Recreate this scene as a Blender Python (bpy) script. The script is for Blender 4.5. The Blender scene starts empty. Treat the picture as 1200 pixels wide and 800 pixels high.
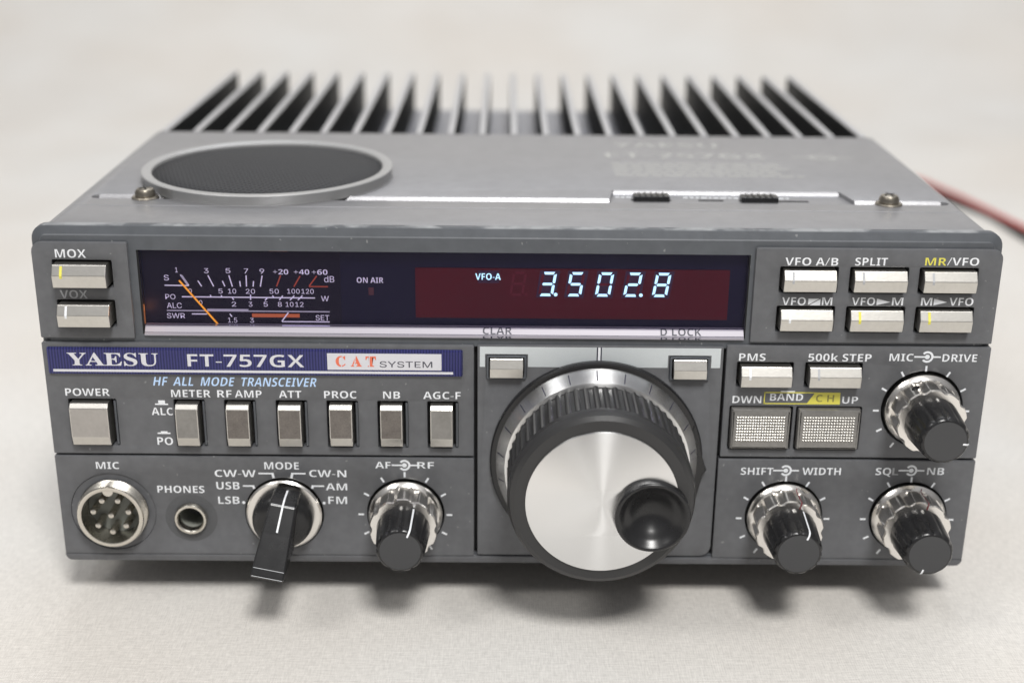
import bpy, bmesh, math, os, random
from mathutils import Vector, Matrix
from mathutils.geometry import tessellate_polygon

random.seed(7)
scene = bpy.context.scene
COL = scene.collection
S = 0.001                 # everything below is written in millimetres
FH = 11.0                 # height of the rubber feet: underside of the set above the cloth

# ------------------------------------------------------------------ camera
PITCH, YAW, ROLL = 0.3536, 0.0068, 0.0104
fw = Vector((math.sin(YAW) * math.cos(PITCH), math.cos(YAW) * math.cos(PITCH), -math.sin(PITCH)))
rt = fw.cross(Vector((0, 0, 1))).normalized()
up = rt.cross(fw)
rt2 = rt * math.cos(ROLL) + up * math.sin(ROLL)
up2 = -rt * math.sin(ROLL) + up * math.cos(ROLL)
cam_data = bpy.data.cameras.new("camera")
cam = bpy.data.objects.new("camera", cam_data)
COL.objects.link(cam)
M = Matrix.Identity(4)
for i in range(3):
    M[i][0], M[i][1], M[i][2] = rt2[i], up2[i], -fw[i]
M.translation = Vector((-3.42, -316.5, 179.47 + FH)) * S
cam.matrix_world = M
cam_data.sensor_fit = 'HORIZONTAL'
cam_data.sensor_width = 36.0
cam_data.lens = 36.0 * 1582.27 / 1200.0
cam_data.clip_start = 0.01
cam_data.clip_end = 50.0
cam_data.dof.use_dof = True
cam_data.dof.focus_distance = 0.334
cam_data.dof.aperture_fstop = 7.8
scene.camera = cam

# ------------------------------------------------------------------ room light (indoor close-up: lamps and a soft room, no sun)
world = bpy.data.worlds.new("World")
scene.world = world
world.use_nodes = True
wn, wl = world.node_tree.nodes, world.node_tree.links
wn.clear()
w_out = wn.new('ShaderNodeOutputWorld')
w_bg = wn.new('ShaderNodeBackground')
w_tc = wn.new('ShaderNodeTexCoord')
w_sep = wn.new('ShaderNodeSeparateXYZ')
w_ramp = wn.new('ShaderNodeValToRGB')
w_map = wn.new('ShaderNodeMapRange')
w_map.inputs[1].default_value = -1.0
w_map.inputs[2].default_value = 1.0
w_ramp.color_ramp.elements[0].position = 0.40
w_ramp.color_ramp.elements[0].color = (0.20, 0.19, 0.18, 1)
w_ramp.color_ramp.elements[1].position = 0.95
w_ramp.color_ramp.elements[1].color = (1.0, 1.0, 1.02, 1)
wl.new(w_tc.outputs['Generated'], w_sep.inputs[0])
wl.new(w_sep.outputs['Z'], w_map.inputs[0])
wl.new(w_map.outputs[0], w_ramp.inputs[0])
wl.new(w_ramp.outputs[0], w_bg.inputs[0])
wl.new(w_bg.outputs[0], w_out.inputs[0])
w_bg.inputs[1].default_value = 0.45

def area_lamp(name, loc, target, size, watts, color, size_y=None):
    d = bpy.data.lights.new(name, 'AREA')
    d.energy = watts
    d.color = color
    d.shape = 'RECTANGLE' if size_y else 'SQUARE'
    d.size = size
    if size_y:
        d.size_y = size_y
    o = bpy.data.objects.new(name, d)
    COL.objects.link(o)
    o.location = loc
    o.rotation_euler = (Vector(target) - Vector(loc)).to_track_quat('-Z', 'Y').to_euler()
    return o

area_lamp("ceiling_lamp", (0.16, -0.72, 1.15), (0.02, 0.05, 0.0), 0.30, 15.8, (1.0, 0.985, 0.96))
area_lamp("left_fill_lamp", (-0.75, -0.45, 1.15), (-0.05, 0.05, 0.0), 0.35, 4.0, (1.0, 0.98, 0.95))  # added soft fill from the left, lights the cover's channel
area_lamp("back_fill_lamp", (0.10, 0.75, 1.25), (0.0, 0.25, 0.0), 0.9, 7.0, (0.95, 0.97, 1.0), 0.6)  # unseen fill behind the set, there to brighten the background

scene.view_settings.view_transform = 'Standard'
scene.view_settings.look = 'None'
scene.view_settings.exposure = 0.0
scene.view_settings.gamma = 1.0
scene.cycles.max_bounces = 10
scene.cycles.transparent_max_bounces = 12
scene.cycles.caustics_reflective = False

# ------------------------------------------------------------------ materials
def new_mat(name):
    m = bpy.data.materials.new(name)
    m.use_nodes = True
    nt = m.node_tree
    return m, nt.nodes, nt.links, nt.nodes['Principled BSDF']

def mat(name, color, rough=0.5, metal=0.0, spec=0.5, emit=None, estr=0.0, coat=0.0,
        mottle=0.0, mscale=60.0, bump=0.0, bscale=900.0, rvar=0.0, speck=0.0, wear_z=0.0):
    m, n, l, p = new_mat(name)
    p.inputs['Base Color'].default_value = (*color, 1)
    p.inputs['Roughness'].default_value = rough
    p.inputs['Metallic'].default_value = metal
    p.inputs['Specular IOR Level'].default_value = spec
    p.inputs['Coat Weight'].default_value = coat
    p.inputs['Coat Roughness'].default_value = 0.08
    if emit:
        p.inputs['Emission Color'].default_value = (*emit, 1)
        p.inputs['Emission Strength'].default_value = estr
    if mottle or bump or rvar:
        tc = n.new('ShaderNodeTexCoord')
    if mottle or rvar:
        nz = n.new('ShaderNodeTexNoise')
        nz.inputs['Scale'].default_value = mscale
        nz.inputs['Detail'].default_value = 6.0
        nz.inputs['Roughness'].default_value = 0.65
        l.new(tc.outputs['Object'], nz.inputs['Vector'])
    if mottle:
        r = n.new('ShaderNodeMapRange')
        r.inputs[1].default_value, r.inputs[2].default_value = 0.25, 0.75
        r.inputs[3].default_value, r.inputs[4].default_value = 1 - mottle, 1 + mottle
        mx = n.new('ShaderNodeVectorMath')
        mx.operation = 'SCALE'
        mx.inputs[0].default_value = color
        nz2 = n.new('ShaderNodeTexNoise')
        nz2.inputs['Scale'].default_value = mscale * 6.5
        nz2.inputs['Detail'].default_value = 4.0
        l.new(tc.outputs['Object'], nz2.inputs['Vector'])
        mix = n.new('ShaderNodeMath'); mix.operation = 'MULTIPLY_ADD'
        mix.inputs[1].default_value = 0.45
        half = n.new('ShaderNodeMath'); half.operation = 'MULTIPLY'; half.inputs[1].default_value = 0.55
        l.new(nz.outputs[0], half.inputs[0])
        l.new(nz2.outputs[0], mix.inputs[0]); l.new(half.outputs[0], mix.inputs[2])
        l.new(mix.outputs[0], r.inputs[0])
        l.new(r.outputs[0], mx.inputs['Scale'])
        last = mx.outputs[0]
        if speck:
            ns = n.new('ShaderNodeTexNoise'); ns.inputs['Scale'].default_value = 700.0; ns.inputs['Detail'].default_value = 1.0
            l.new(tc.outputs['Object'], ns.inputs['Vector'])
            rs = n.new('ShaderNodeMapRange'); rs.inputs[1].default_value, rs.inputs[2].default_value = 0.735, 0.775
            rs.inputs[4].default_value = speck
            ms = n.new('ShaderNodeMixRGB'); ms.inputs[2].default_value = (0.42, 0.42, 0.42, 1)
            l.new(ns.outputs[0], rs.inputs[0]); l.new(rs.outputs[0], ms.inputs[0]); l.new(last, ms.inputs[1])
            last = ms.outputs[0]
        if wear_z:
            sp = n.new('ShaderNodeSeparateXYZ'); l.new(tc.outputs['Object'], sp.inputs[0])
            d1 = n.new('ShaderNodeMapRange'); d1.inputs[1].default_value, d1.inputs[2].default_value = wear_z - 0.00035, wear_z - 0.00005
            l.new(sp.outputs['Z'], d1.inputs[0])
            nw = n.new('ShaderNodeTexNoise'); nw.inputs['Scale'].default_value = 120.0; nw.inputs['Detail'].default_value = 5.0
            l.new(tc.outputs['Object'], nw.inputs['Vector'])
            rw = n.new('ShaderNodeMapRange'); rw.inputs[1].default_value, rw.inputs[2].default_value = 0.45, 0.62
            l.new(nw.outputs[0], rw.inputs[0])
            mw = n.new('ShaderNodeMath'); mw.operation = 'MULTIPLY'
            l.new(d1.outputs[0], mw.inputs[0]); l.new(rw.outputs[0], mw.inputs[1])
            ms = n.new('ShaderNodeMixRGB'); ms.inputs[2].default_value = (0.27, 0.28, 0.29, 1)
            l.new(mw.outputs[0], ms.inputs[0]); l.new(last, ms.inputs[1])
            last = ms.outputs[0]
        l.new(last, p.inputs['Base Color'])
    if rvar:
        r2 = n.new('ShaderNodeMapRange')
        r2.inputs[1].default_value, r2.inputs[2].default_value = 0.3, 0.7
        r2.inputs[3].default_value, r2.inputs[4].default_value = rough - rvar, rough + rvar
        l.new(nz.outputs[0], r2.inputs[0])
        l.new(r2.outputs[0], p.inputs['Roughness'])
    if bump:
        nb = n.new('ShaderNodeTexNoise')
        nb.inputs['Scale'].default_value = bscale
        nb.inputs['Detail'].default_value = 3.0
        b = n.new('ShaderNodeBump')
        b.inputs['Strength'].default_value = bump
        b.inputs['Distance'].default_value = 0.0002
        l.new(tc.outputs['Object'], nb.inputs['Vector'])
        l.new(nb.outputs[0], b.inputs['Height'])
        l.new(b.outputs[0], p.inputs['Normal'])
    return m

M_PANEL = mat("panel_grey_paint", (0.112, 0.115, 0.123), 0.37, 0.0, 0.5, mottle=0.24, mscale=55, bump=0.10, bscale=1500, rvar=0.06, speck=0.35)
M_FRAME = mat("frame_grey_paint", (0.082, 0.089, 0.100), 0.42, 0.0, 0.5, mottle=0.20, mscale=60, bump=0.08, bscale=1500, speck=0.35, wear_z=0.0913)
M_COVER = mat("cover_silver_paint", (0.315, 0.315, 0.328), 0.36, 0.55, 0.5, mottle=0.12, mscale=40, bump=0.16, bscale=1800, speck=0.3)
M_RIM = mat("speaker_rim_paint", (0.40, 0.40, 0.40), 0.38, 0.4, 0.5, mottle=0.04)
M_BLACK = mat("black_plastic", (0.013, 0.013, 0.014), 0.28, 0.0, 0.5, rvar=0.05, mscale=90)
M_CAP = mat("grey_cap_plastic", (0.045, 0.046, 0.049), 0.36)
M_RUBBER = mat("black_rubber", (0.028, 0.028, 0.029), 0.34, bump=0.1)
M_GAP = mat("gap_black", (0.006, 0.006, 0.007), 0.7)
M_CHROME = mat("knob_metal", (0.82, 0.795, 0.76), 0.23, 1.0, rvar=0.05, mscale=80)
M_NICKEL = mat("nickel_metal", (0.66, 0.63, 0.57), 0.26, 1.0, rvar=0.07, mscale=120, bump=0.08, bscale=900)
M_BUTTON = mat("button_satin_metal", (0.60, 0.582, 0.545), 0.31, 0.95, mottle=0.08, mscale=140, bump=0.06, bscale=1500)
M_BUTTON_WORN = mat("worn_button_metal", (0.185, 0.168, 0.155), 0.42, 0.7, mottle=0.40, mscale=330, bump=0.10, bscale=1500)
M_BUTTON_DULL = mat("dull_button_metal", (0.27, 0.262, 0.25), 0.40, 0.7, mottle=0.2, mscale=160, bump=0.08, bscale=1500)
M_BUTTON_POWER = mat("power_button_face", (0.42, 0.40, 0.38), 0.38, 0.7, mottle=0.12, mscale=160, bump=0.08, bscale=1500)
M_SILVERBAND = mat("silver_band_paint", (0.62, 0.66, 0.68), 0.38, 0.35, mottle=0.05, mscale=400)
M_WHITE = mat("white_print", (0.80, 0.82, 0.85), 0.5)
M_PALEPRINT = mat("worn_print_and_glint", (0.42, 0.43, 0.45), 0.5)
M_BLUEPRINT = mat("pale_blue_print", (0.50, 0.68, 0.95), 0.5)
M_YELLOW = mat("yellow_print", (0.72, 0.66, 0.10), 0.5)
M_OLIVE = mat("olive_print", (0.26, 0.24, 0.06), 0.5)
M_DARKPRINT = mat("dark_print", (0.03, 0.03, 0.05), 0.5)
M_REDPRINT = mat("orange_red_print", (0.75, 0.17, 0.09), 0.45)
M_BADGEWHITE = mat("badge_silver", (0.66, 0.66, 0.70), 0.35, 0.2)
M_SILL = mat("window_sill_silver", (0.36, 0.34, 0.385), 0.45, 0.1)
M_FIN = mat("heatsink_black", (0.013, 0.0135, 0.013), 0.55, 0.0, 0.3, mottle=0.1)
M_FINTOP = mat("fin_top_reflection", (0.52, 0.52, 0.53), 0.42, 0.5)
M_DISPLAY = mat("display_black", (0.010, 0.010, 0.030), 0.4, 0.0, 0.15)
M_METERBOARD = mat("meter_board", (0.011, 0.009, 0.020), 0.45, 0.0, 0.15)
M_REDFILTER = mat("red_filter", (0.105, 0.006, 0.012), 0.4, 0.0, 0.15, mottle=0.12, mscale=120)
M_GHOST = mat("unlit_segment", (0.150, 0.013, 0.025), 0.4, 0.0, 0.15)
M_CELL = mat("digit_cell", (0.062, 0.030, 0.062), 0.4, 0.0, 0.15)
M_LED = mat("digit_light", (0.1, 0.1, 0.1), 0.4, emit=(0.50, 0.88, 1.0), estr=1.7)
M_METERWHITE = mat("meter_print_white", (0.62, 0.60, 0.68), 0.5, emit=(0.86, 0.80, 0.92), estr=0.36)
M_METERGREY = mat("meter_print_grey", (0.36, 0.35, 0.40), 0.5, emit=(0.86, 0.80, 0.92), estr=0.20)
M_METERRED = mat("meter_print_red", (0.36, 0.055, 0.022), 0.5, emit=(0.9, 0.13, 0.05), estr=0.14)
M_METERORANGE = mat("meter_print_orange", (0.42, 0.10, 0.03), 0.5, emit=(0.9, 0.20, 0.06), estr=0.22)
M_NEEDLE = mat("needle_orange", (0.95, 0.42, 0.02), 0.4, emit=(1.0, 0.45, 0.03), estr=0.45)
M_ONAIR = mat("unlit_red_lamp", (0.09, 0.012, 0.02), 0.3)
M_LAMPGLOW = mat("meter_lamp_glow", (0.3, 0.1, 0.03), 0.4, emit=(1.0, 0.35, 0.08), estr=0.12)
M_CABLE = mat("red_cable", (0.45, 0.036, 0.025), 0.45)
M_CABLEBLACK = mat("black_cable", (0.02, 0.02, 0.02), 0.45)
M_SCREW = mat("screw_metal", (0.34, 0.31, 0.26), 0.34, 1.0, rvar=0.08, mscale=300)
M_WASHER = mat("dull_washer", (0.085, 0.087, 0.092), 0.6, mottle=0.15, mscale=300)
M_INSUL = mat("grey_green_insulator", (0.30, 0.31, 0.275), 0.45)
M_REDLINE = mat("dark_red_line", (0.16, 0.012, 0.02), 0.45)

def blue_badge():
    m, n, l, p = new_mat("blue_badge")
    tc = n.new('ShaderNodeTexCoord')
    wv = n.new('ShaderNodeTexWave')
    wv.wave_type, wv.bands_direction = 'BANDS', 'X'
    wv.inputs['Scale'].default_value = 430.0
    r = n.new('ShaderNodeValToRGB')
    r.color_ramp.elements[0].color = (0.012, 0.014, 0.075, 1)
    r.color_ramp.elements[1].color = (0.040, 0.042, 0.170, 1)
    b = n.new('ShaderNodeBump')
    b.inputs['Strength'].default_value = 0.4
    b.inputs['Distance'].default_value = 0.0002
    l.new(tc.outputs['Object'], wv.inputs['Vector'])
    l.new(wv.outputs[0], r.inputs[0])
    l.new(r.outputs[0], p.inputs['Base Color'])
    l.new(wv.outputs[0], b.inputs['Height'])
    l.new(b.outputs[0], p.inputs['Normal'])
    p.inputs['Roughness'].default_value = 0.35
    p.inputs['Metallic'].default_value = 0.2
    return m
M_BADGE = blue_badge()

def turned_metal():
    m, n, l, p = new_mat("turned_aluminium")
    p.inputs['Base Color'].default_value = (0.80, 0.80, 0.80, 1)
    p.inputs['Metallic'].default_value = 1.0
    p.inputs['Roughness'].default_value = 0.26
    p.inputs['Anisotropic'].default_value = 0.95
    p.inputs['Anisotropic Rotation'].default_value = 0.25
    t = n.new('ShaderNodeTangent')
    t.direction_type, t.axis = 'RADIAL', 'Y'
    l.new(t.outputs[0], p.inputs['Tangent'])
    return m
M_TURNED = turned_metal()

def speaker_mesh():
    m, n, l, p = new_mat("speaker_mesh")
    tc = n.new('ShaderNodeTexCoord')
    rot = n.new('ShaderNodeVectorRotate')
    rot.rotation_type = 'Z_AXIS'
    rot.inputs['Angle'].default_value = math.radians(28)
    l.new(tc.outputs['Object'], rot.inputs['Vector'])
    vs = []
    for d in ('X', 'Y'):
        wv = n.new('ShaderNodeTexWave')
        wv.wave_type, wv.bands_direction = 'BANDS', d
        wv.inputs['Scale'].default_value = 200.0
        l.new(rot.outputs[0], wv.inputs['Vector'])
        vs.append(wv)
    mx = n.new('ShaderNodeMath')
    mx.operation = 'MULTIPLY'
    l.new(vs[0].outputs[1], mx.inputs[0])
    l.new(vs[1].outputs[1], mx.inputs[1])
    r = n.new('ShaderNodeValToRGB')
    r.color_ramp.elements[0].position, r.color_ramp.elements[0].color = 0.20, (0.036, 0.037, 0.041, 1)
    r.color_ramp.elements[1].position, r.color_ramp.elements[1].color = 0.42, (0.004, 0.004, 0.005, 1)
    l.new(mx.outputs[0], r.inputs[0])
    l.new(r.outputs[0], p.inputs['Base Color'])
    b = n.new('ShaderNodeBump')
    b.invert = True
    b.inputs['Strength'].default_value = 0.6
    b.inputs['Distance'].default_value = 0.0004
    l.new(mx.outputs[0], b.inputs['Height'])
    l.new(b.outputs[0], p.inputs['Normal'])
    p.inputs['Roughness'].default_value = 0.6
    p.inputs['Specular IOR Level'].default_value = 0.3
    return m
M_MESH = speaker_mesh()

def cloth_mat():
    m, n, l, p = new_mat("linen_cloth")
    tc = n.new('ShaderNodeTexCoord')
    uv = n.new('ShaderNodeUVMap')
    waves = []
    for d, sc in (('X', 520.0), ('Y', 520.0)):
        wv = n.new('ShaderNodeTexWave')
        wv.wave_type, wv.bands_direction = 'BANDS', d
        wv.inputs['Scale'].default_value = sc
        wv.inputs['Distortion'].default_value = 3.0
        wv.inputs['Detail'].default_value = 2.0
        wv.inputs['Detail Scale'].default_value = 0.25
        l.new(uv.outputs[0], wv.inputs['Vector'])
        waves.append(wv)
    mx = n.new('ShaderNodeMath'); mx.operation = 'ADD'
    l.new(waves[0].outputs[1], mx.inputs[0]); l.new(waves[1].outputs[1], mx.inputs[1])
    # slubs: noise stretched along each thread direction
    slubs = []
    for sx, sy in ((1900, 330), (330, 1900)):
        mp = n.new('ShaderNodeMapping')
        mp.inputs['Scale'].default_value = (sx, sy, 1)
        nz = n.new('ShaderNodeTexNoise')
        nz.inputs['Scale'].default_value = 1.0
        nz.inputs['Detail'].default_value = 2.0
        l.new(uv.outputs[0], mp.inputs[0]); l.new(mp.outputs[0], nz.inputs['Vector'])
        slubs.append(nz)
    sa = n.new('ShaderNodeMath'); sa.operation = 'ADD'
    l.new(slubs[0].outputs[0], sa.inputs[0]); l.new(slubs[1].outputs[0], sa.inputs[1])
    big = n.new('ShaderNodeTexNoise')
    big.inputs['Scale'].default_value = 14.0
    big.inputs['Detail'].default_value = 3.0
    l.new(uv.outputs[0], big.inputs['Vector'])
    r1 = n.new('ShaderNodeMapRange')
    r1.inputs[1].default_value, r1.inputs[2].default_value = 0.7, 1.3
    r1.inputs[3].default_value, r1.inputs[4].default_value = 0.885, 1.09
    l.new(sa.outputs[0], r1.inputs[0])
    r2 = n.new('ShaderNodeMapRange')
    r2.inputs[1].default_value, r2.inputs[2].default_value = 0.3, 0.7
    r2.inputs[3].default_value, r2.inputs[4].default_value = 0.97, 1.03
    l.new(big.outputs[0], r2.inputs[0])
    mm = n.new('ShaderNodeMath'); mm.operation = 'MULTIPLY'
    l.new(r1.outputs[0], mm.inputs[0]); l.new(r2.outputs[0], mm.inputs[1])
    tint = n.new('ShaderNodeMixRGB')
    tint.inputs[1].default_value = (0.66, 0.625, 0.580, 1)
    tint.inputs[2].default_value = (0.66, 0.645, 0.618, 1)
    tn = n.new('ShaderNodeTexNoise'); tn.inputs['Scale'].default_value = 7.0; tn.inputs['Detail'].default_value = 2.0
    l.new(uv.outputs[0], tn.inputs['Vector'])
    tr_ = n.new('ShaderNodeMapRange'); tr_.inputs[1].default_value, tr_.inputs[2].default_value = 0.35, 0.65
    l.new(tn.outputs[0], tr_.inputs[0]); l.new(tr_.outputs[0], tint.inputs[0])
    sc = n.new('ShaderNodeVectorMath'); sc.operation = 'SCALE'
    l.new(tint.outputs[0], sc.inputs[0])
    l.new(mm.outputs[0], sc.inputs['Scale'])
    l.new(sc.outputs[0], p.inputs['Base Color'])
    hs = n.new('ShaderNodeMath'); hs.operation = 'MULTIPLY_ADD'
    hs.inputs[1].default_value = 0.6
    l.new(mx.outputs[0], hs.inputs[0]); l.new(sa.outputs[0], hs.inputs[2])
    b = n.new('ShaderNodeBump')
    b.inputs['Strength'].default_value = 0.35
    b.inputs['Distance'].default_value = 0.0003
    l.new(hs.outputs[0], b.inputs['Height'])
    l.new(b.outputs[0], p.inputs['Normal'])
    p.inputs['Roughness'].default_value = 0.85
    p.inputs['Specular IOR Level'].default_value = 0.2
    return m
M_CLOTH = cloth_mat()

def glass_mat():
    m = bpy.data.materials.new("window_glass")
    m.use_nodes = True
    n, l = m.node_tree.nodes, m.node_tree.links
    n.clear()
    out = n.new('ShaderNodeOutputMaterial')
    tr = n.new('ShaderNodeBsdfTransparent'); tr.inputs[0].default_value = (0.90, 0.88, 0.95, 1)
    gl = n.new('ShaderNodeBsdfGlossy'); gl.inputs['Roughness'].default_value = 0.03
    gl.inputs[0].default_value = (0.8, 0.8, 1.0, 1)
    fr = n.new('ShaderNodeFresnel'); fr.inputs[0].default_value = 1.18
    mx = n.new('ShaderNodeMixShader')
    l.new(fr.outputs[0], mx.inputs[0]); l.new(tr.outputs[0], mx.inputs[1]); l.new(gl.outputs[0], mx.inputs[2])
    l.new(mx.outputs[0], out.inputs[0])
    return m
M_GLASS = glass_mat()

# ------------------------------------------------------------------ mesh helpers (millimetres in, metres out)
FRONT = lambda u, v, w: (u, w, v)           # u right, v up, w into the set
TOP = lambda u, v, w: (u, v, -w)            # u right, v back, w down

def area2(p):
    return sum(p[i][0] * p[(i + 1) % len(p)][1] - p[(i + 1) % len(p)][0] * p[i][1] for i in range(len(p)))

def ccw(p):
    return p if area2(p) > 0 else p[::-1]

def inset(poly, d):
    """move every vertex of a CCW polygon inwards by d (mitred)"""
    n = len(poly)
    out = []
    for i in range(n):
        a, b, c = Vector(poly[i - 1]), Vector(poly[i]), Vector(poly[(i + 1) % n])
        e1, e2 = (b - a).normalized(), (c - b).normalized()
        n1, n2 = Vector((-e1.y, e1.x)), Vector((-e2.y, e2.x))
        k = n1 + n2
        q = 1 + n1.dot(n2)
        out.append(tuple(b + k * (d / max(q, 0.3))))
    return out

def rrect(x0, x1, z0, z1, r=0.5, seg=4, radii=None):
    """rounded rectangle, radii = (bl, br, tr, tl)"""
    rs = radii or (r, r, r, r)
    out = []
    for (cx, cz, a0, q) in ((x0, z0, 180, rs[0]), (x1, z0, 270, rs[1]), (x1, z1, 0, rs[2]), (x0, z1, 90, rs[3])):
        if q <= 0.001:
            out.append((cx, cz)); continue
        ox = cx + q if cx == x0 else cx - q
        oz = cz + q if cz == z0 else cz - q
        for k in range(seg + 1):
            a = math.radians(a0 + 90 * k / seg)
            out.append((ox + q * math.cos(a), oz + q * math.sin(a)))
    return out

def circ(cx, cz, r, n=48):
    return [(cx + r * math.cos(2 * math.pi * i / n), cz + r * math.sin(2 * math.pi * i / n)) for i in range(n)]

class MB:
    def __init__(self):
        self.v, self.f, self.m, self.mats = [], [], [], []
    def mi(self, m):
        if m not in self.mats:
            self.mats.append(m)
        return self.mats.index(m)
    def add(self, verts, faces, m):
        o = len(self.v)
        self.v += [tuple(p) for p in verts]
        i = self.mi(m)
        for f in faces:
            self.f.append(tuple(o + k for k in f)); self.m.append(i)
    def plate(self, outline, holes, w0, w1, bevel, m, T=FRONT, mside=None):
        """plate with holes: face at w0, back at w1, chamfered rim"""
        outline = ccw(outline)
        holes = [ccw(h)[::-1] for h in holes]
        loops = [outline] + holes
        b = bevel
        rings = []
        if b > 0:
            steps = [(b, 0.0), (b * 0.29, b * 0.29), (0.0, b)]
        else:
            steps = [(0.0, 0.0)]
        for lp in loops:
            rs = []
            for (d, dw) in steps:
                rs.append([T(u, v, w0 + dw) for (u, v) in (inset(lp, d) if d else lp)])
            rs.append([T(u, v, w1) for (u, v) in lp])
            rings.append(rs)
        verts, faces = [], []
        start = []
        for rs in rings:
            st = []
            for r in rs:
                st.append(len(verts)); verts += r
            start.append(st)
        # caps
        for which in (0, -1):
            polys, idx = [], []
            for li, lp in enumerate(loops):
                d = steps[0][0] if which == 0 else 0.0
                pl = inset(lp, d) if d else lp
                polys.append([Vector((u, v, 0)) for u, v in pl])
                idx += list(range(start[li][which], start[li][which] + len(lp)))
            for t in tessellate_polygon(polys):
                faces.append(tuple(idx[k] for k in t))
        for li, lp in enumerate(loops):
            n = len(lp)
            for k in range(len(start[li]) - 1):
                a, c = start[li][k], start[li][k + 1]
                for i in range(n):
                    j = (i + 1) % n
                    faces.append((a + i, a + j, c + j, c + i))
        self.add(verts, faces, m)
    def box(self, x0, x1, y0, y1, z0, z1, m, bevel=0.0):
        self.plate([(x0, z0), (x1, z0), (x1, z1), (x0, z1)], [], y0, y1, bevel, m)
    def prism(self, prof, x0, x1, m):
        """profile of (y, z) points extruded along x"""
        n = len(prof)
        v = [(x0, y, z) for y, z in prof] + [(x1, y, z) for y, z in prof]
        f = [tuple(range(n)), tuple(range(2 * n - 1, n - 1, -1))]
        f += [(i, (i + 1) % n, n + (i + 1) % n, n + i) for i in range(n)]
        self.add(v, f, m)
    def lathe(self, prof, m, cx=0, cz=0, seg=64, rf=None, T=FRONT, cap0=True, cap1=True):
        """profile of (r, w); rf(i, theta, r) may modulate the radius"""
        v, f = [], []
        for i, (r, w) in enumerate(prof):
            for k in range(seg):
                t = 2 * math.pi * k / seg
                q = rf(i, t, r) if rf else r
                v.append(T(cx + q * math.cos(t), cz + q * math.sin(t), w))
        for i in range(len(prof) - 1):
            for k in range(seg):
                j = (k + 1) % seg
                f.append((i * seg + k, i * seg + j, (i + 1) * seg + j, (i + 1) * seg + k))
        if cap0: f.append(tuple(range(seg)))
        if cap1: f.append(tuple(range((len(prof) - 1) * seg, len(prof) * seg)))
        self.add(v, f, m)
    def quad(self, pts, m):
        self.add(pts, [tuple(range(len(pts)))], m)
    def flat(self, poly, w, m, T=FRONT):
        """thin printed patch"""
        idx = tessellate_polygon([[Vector((u, v, 0)) for u, v in poly]])
        self.add([T(u, v, w) for u, v in poly], [tuple(t) for t in idx], m)
    def line(self, x0, z0, x1, z1, wid, w, m, T=FRONT):
        d = Vector((x1 - x0, z1 - z0)); d.normalize()
        n = Vector((-d.y, d.x)) * wid / 2
        self.flat([(x0 - n.x, z0 - n.y), (x1 - n.x, z1 - n.y), (x1 + n.x, z1 + n.y), (x0 + n.x, z0 + n.y)], w, m, T)
    def ring(self, cx, cz, r0, r1, a0, a1, w, m, n=24, T=FRONT):
        v, f = [], []
        for i in range(n + 1):
            a = math.radians(a0 + (a1 - a0) * i / n)
            for r in (r0, r1):
                v.append(T(cx + r * math.cos(a), cz + r * math.sin(a), w))
        for i in range(n):
            f.append((2 * i, 2 * i + 1, 2 * i + 3, 2 * i + 2))
        self.add(v, f, m)
    def build(self, name, parent=None, loc=(0, 0, 0), smooth=32, bevel=0.0, recalc=True):
        me = bpy.data.meshes.new(name)
        L = Vector(loc)
        me.from_pydata([tuple((Vector(p) - L) * S) for p in self.v], [], self.f)
        for m in self.mats:
            me.materials.append(m)
        me.polygons.foreach_set('material_index', self.m)
        if recalc:
            bm = bmesh.new(); bm.from_mesh(me)
            bmesh.ops.remove_doubles(bm, verts=bm.verts, dist=1e-7)
            bmesh.ops.recalc_face_normals(bm, faces=bm.faces)
            bm.to_mesh(me); bm.free()
        if smooth:
            me.polygons.foreach_set('use_smooth', [True] * len(me.polygons))
            me.set_sharp_from_angle(angle=math.radians(smooth))
        o = bpy.data.objects.new(name, me)
        COL.objects.link(o)
        o.location = L * S
        if parent is not None:
            o.parent = parent
            p = parent
            while p is not None and p.parent is not None:      # child offsets are kept relative to the parent's own offset
                o.location -= Vector(p.location)
                p = p.parent
        if bevel:
            b = o.modifiers.new('edge', 'BEVEL')
            b.width, b.segments, b.limit_method, b.angle_limit = bevel * S, 2, 'ANGLE', math.radians(25)
        return o

# ------------------------------------------------------------------ lettering
def load_font(fn):
    try:
        p = os.path.join(bpy.utils.system_resource('DATAFILES', path='fonts'), fn)
        return bpy.data.fonts.load(p)
    except Exception:
        return None
F_SANS = load_font('Inter.woff2')
F_MATH = load_font('NotoSansMath-Regular.woff2')
CAPH = {}

def text_mesh(s, font, bold):
    cu = bpy.data.curves.new('t', 'FONT')
    cu.body = s
    if font: cu.font = font
    cu.size = 1.0
    cu.offset = bold
    cu.resolution_u = 3
    ob = bpy.data.objects.new('t', cu)
    me = ob.to_mesh()
    v = [(p.co.x, p.co.y) for p in me.vertices]
    f = [tuple(p.vertices) for p in me.polygons]
    ob.to_mesh_clear()
    bpy.data.objects.remove(ob)
    bpy.data.curves.remove(cu)
    return v, f

def cap_height(font, bold, probe='H'):
    k = (font.name if font else '', bold, probe)
    if k not in CAPH:
        v, _ = text_mesh(probe, font, bold)
        CAPH[k] = (min(p[1] for p in v), max(p[1] for p in v))
    return CAPH[k]

def serif(s):
    return ''.join(chr(0x1D400 + ord(c) - 65) if 'A' <= c <= 'Z' else c for c in s)

def sans_bold(s):
    o = ''
    for c in s:
        if 'A' <= c <= 'Z': o += chr(0x1D5D4 + ord(c) - 65)
        elif 'a' <= c <= 'z': o += chr(0x1D5EE + ord(c) - 97)
        elif '0' <= c <= '9': o += chr(0x1D7EC + ord(c) - 48)
        else: o += c
    return o

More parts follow.
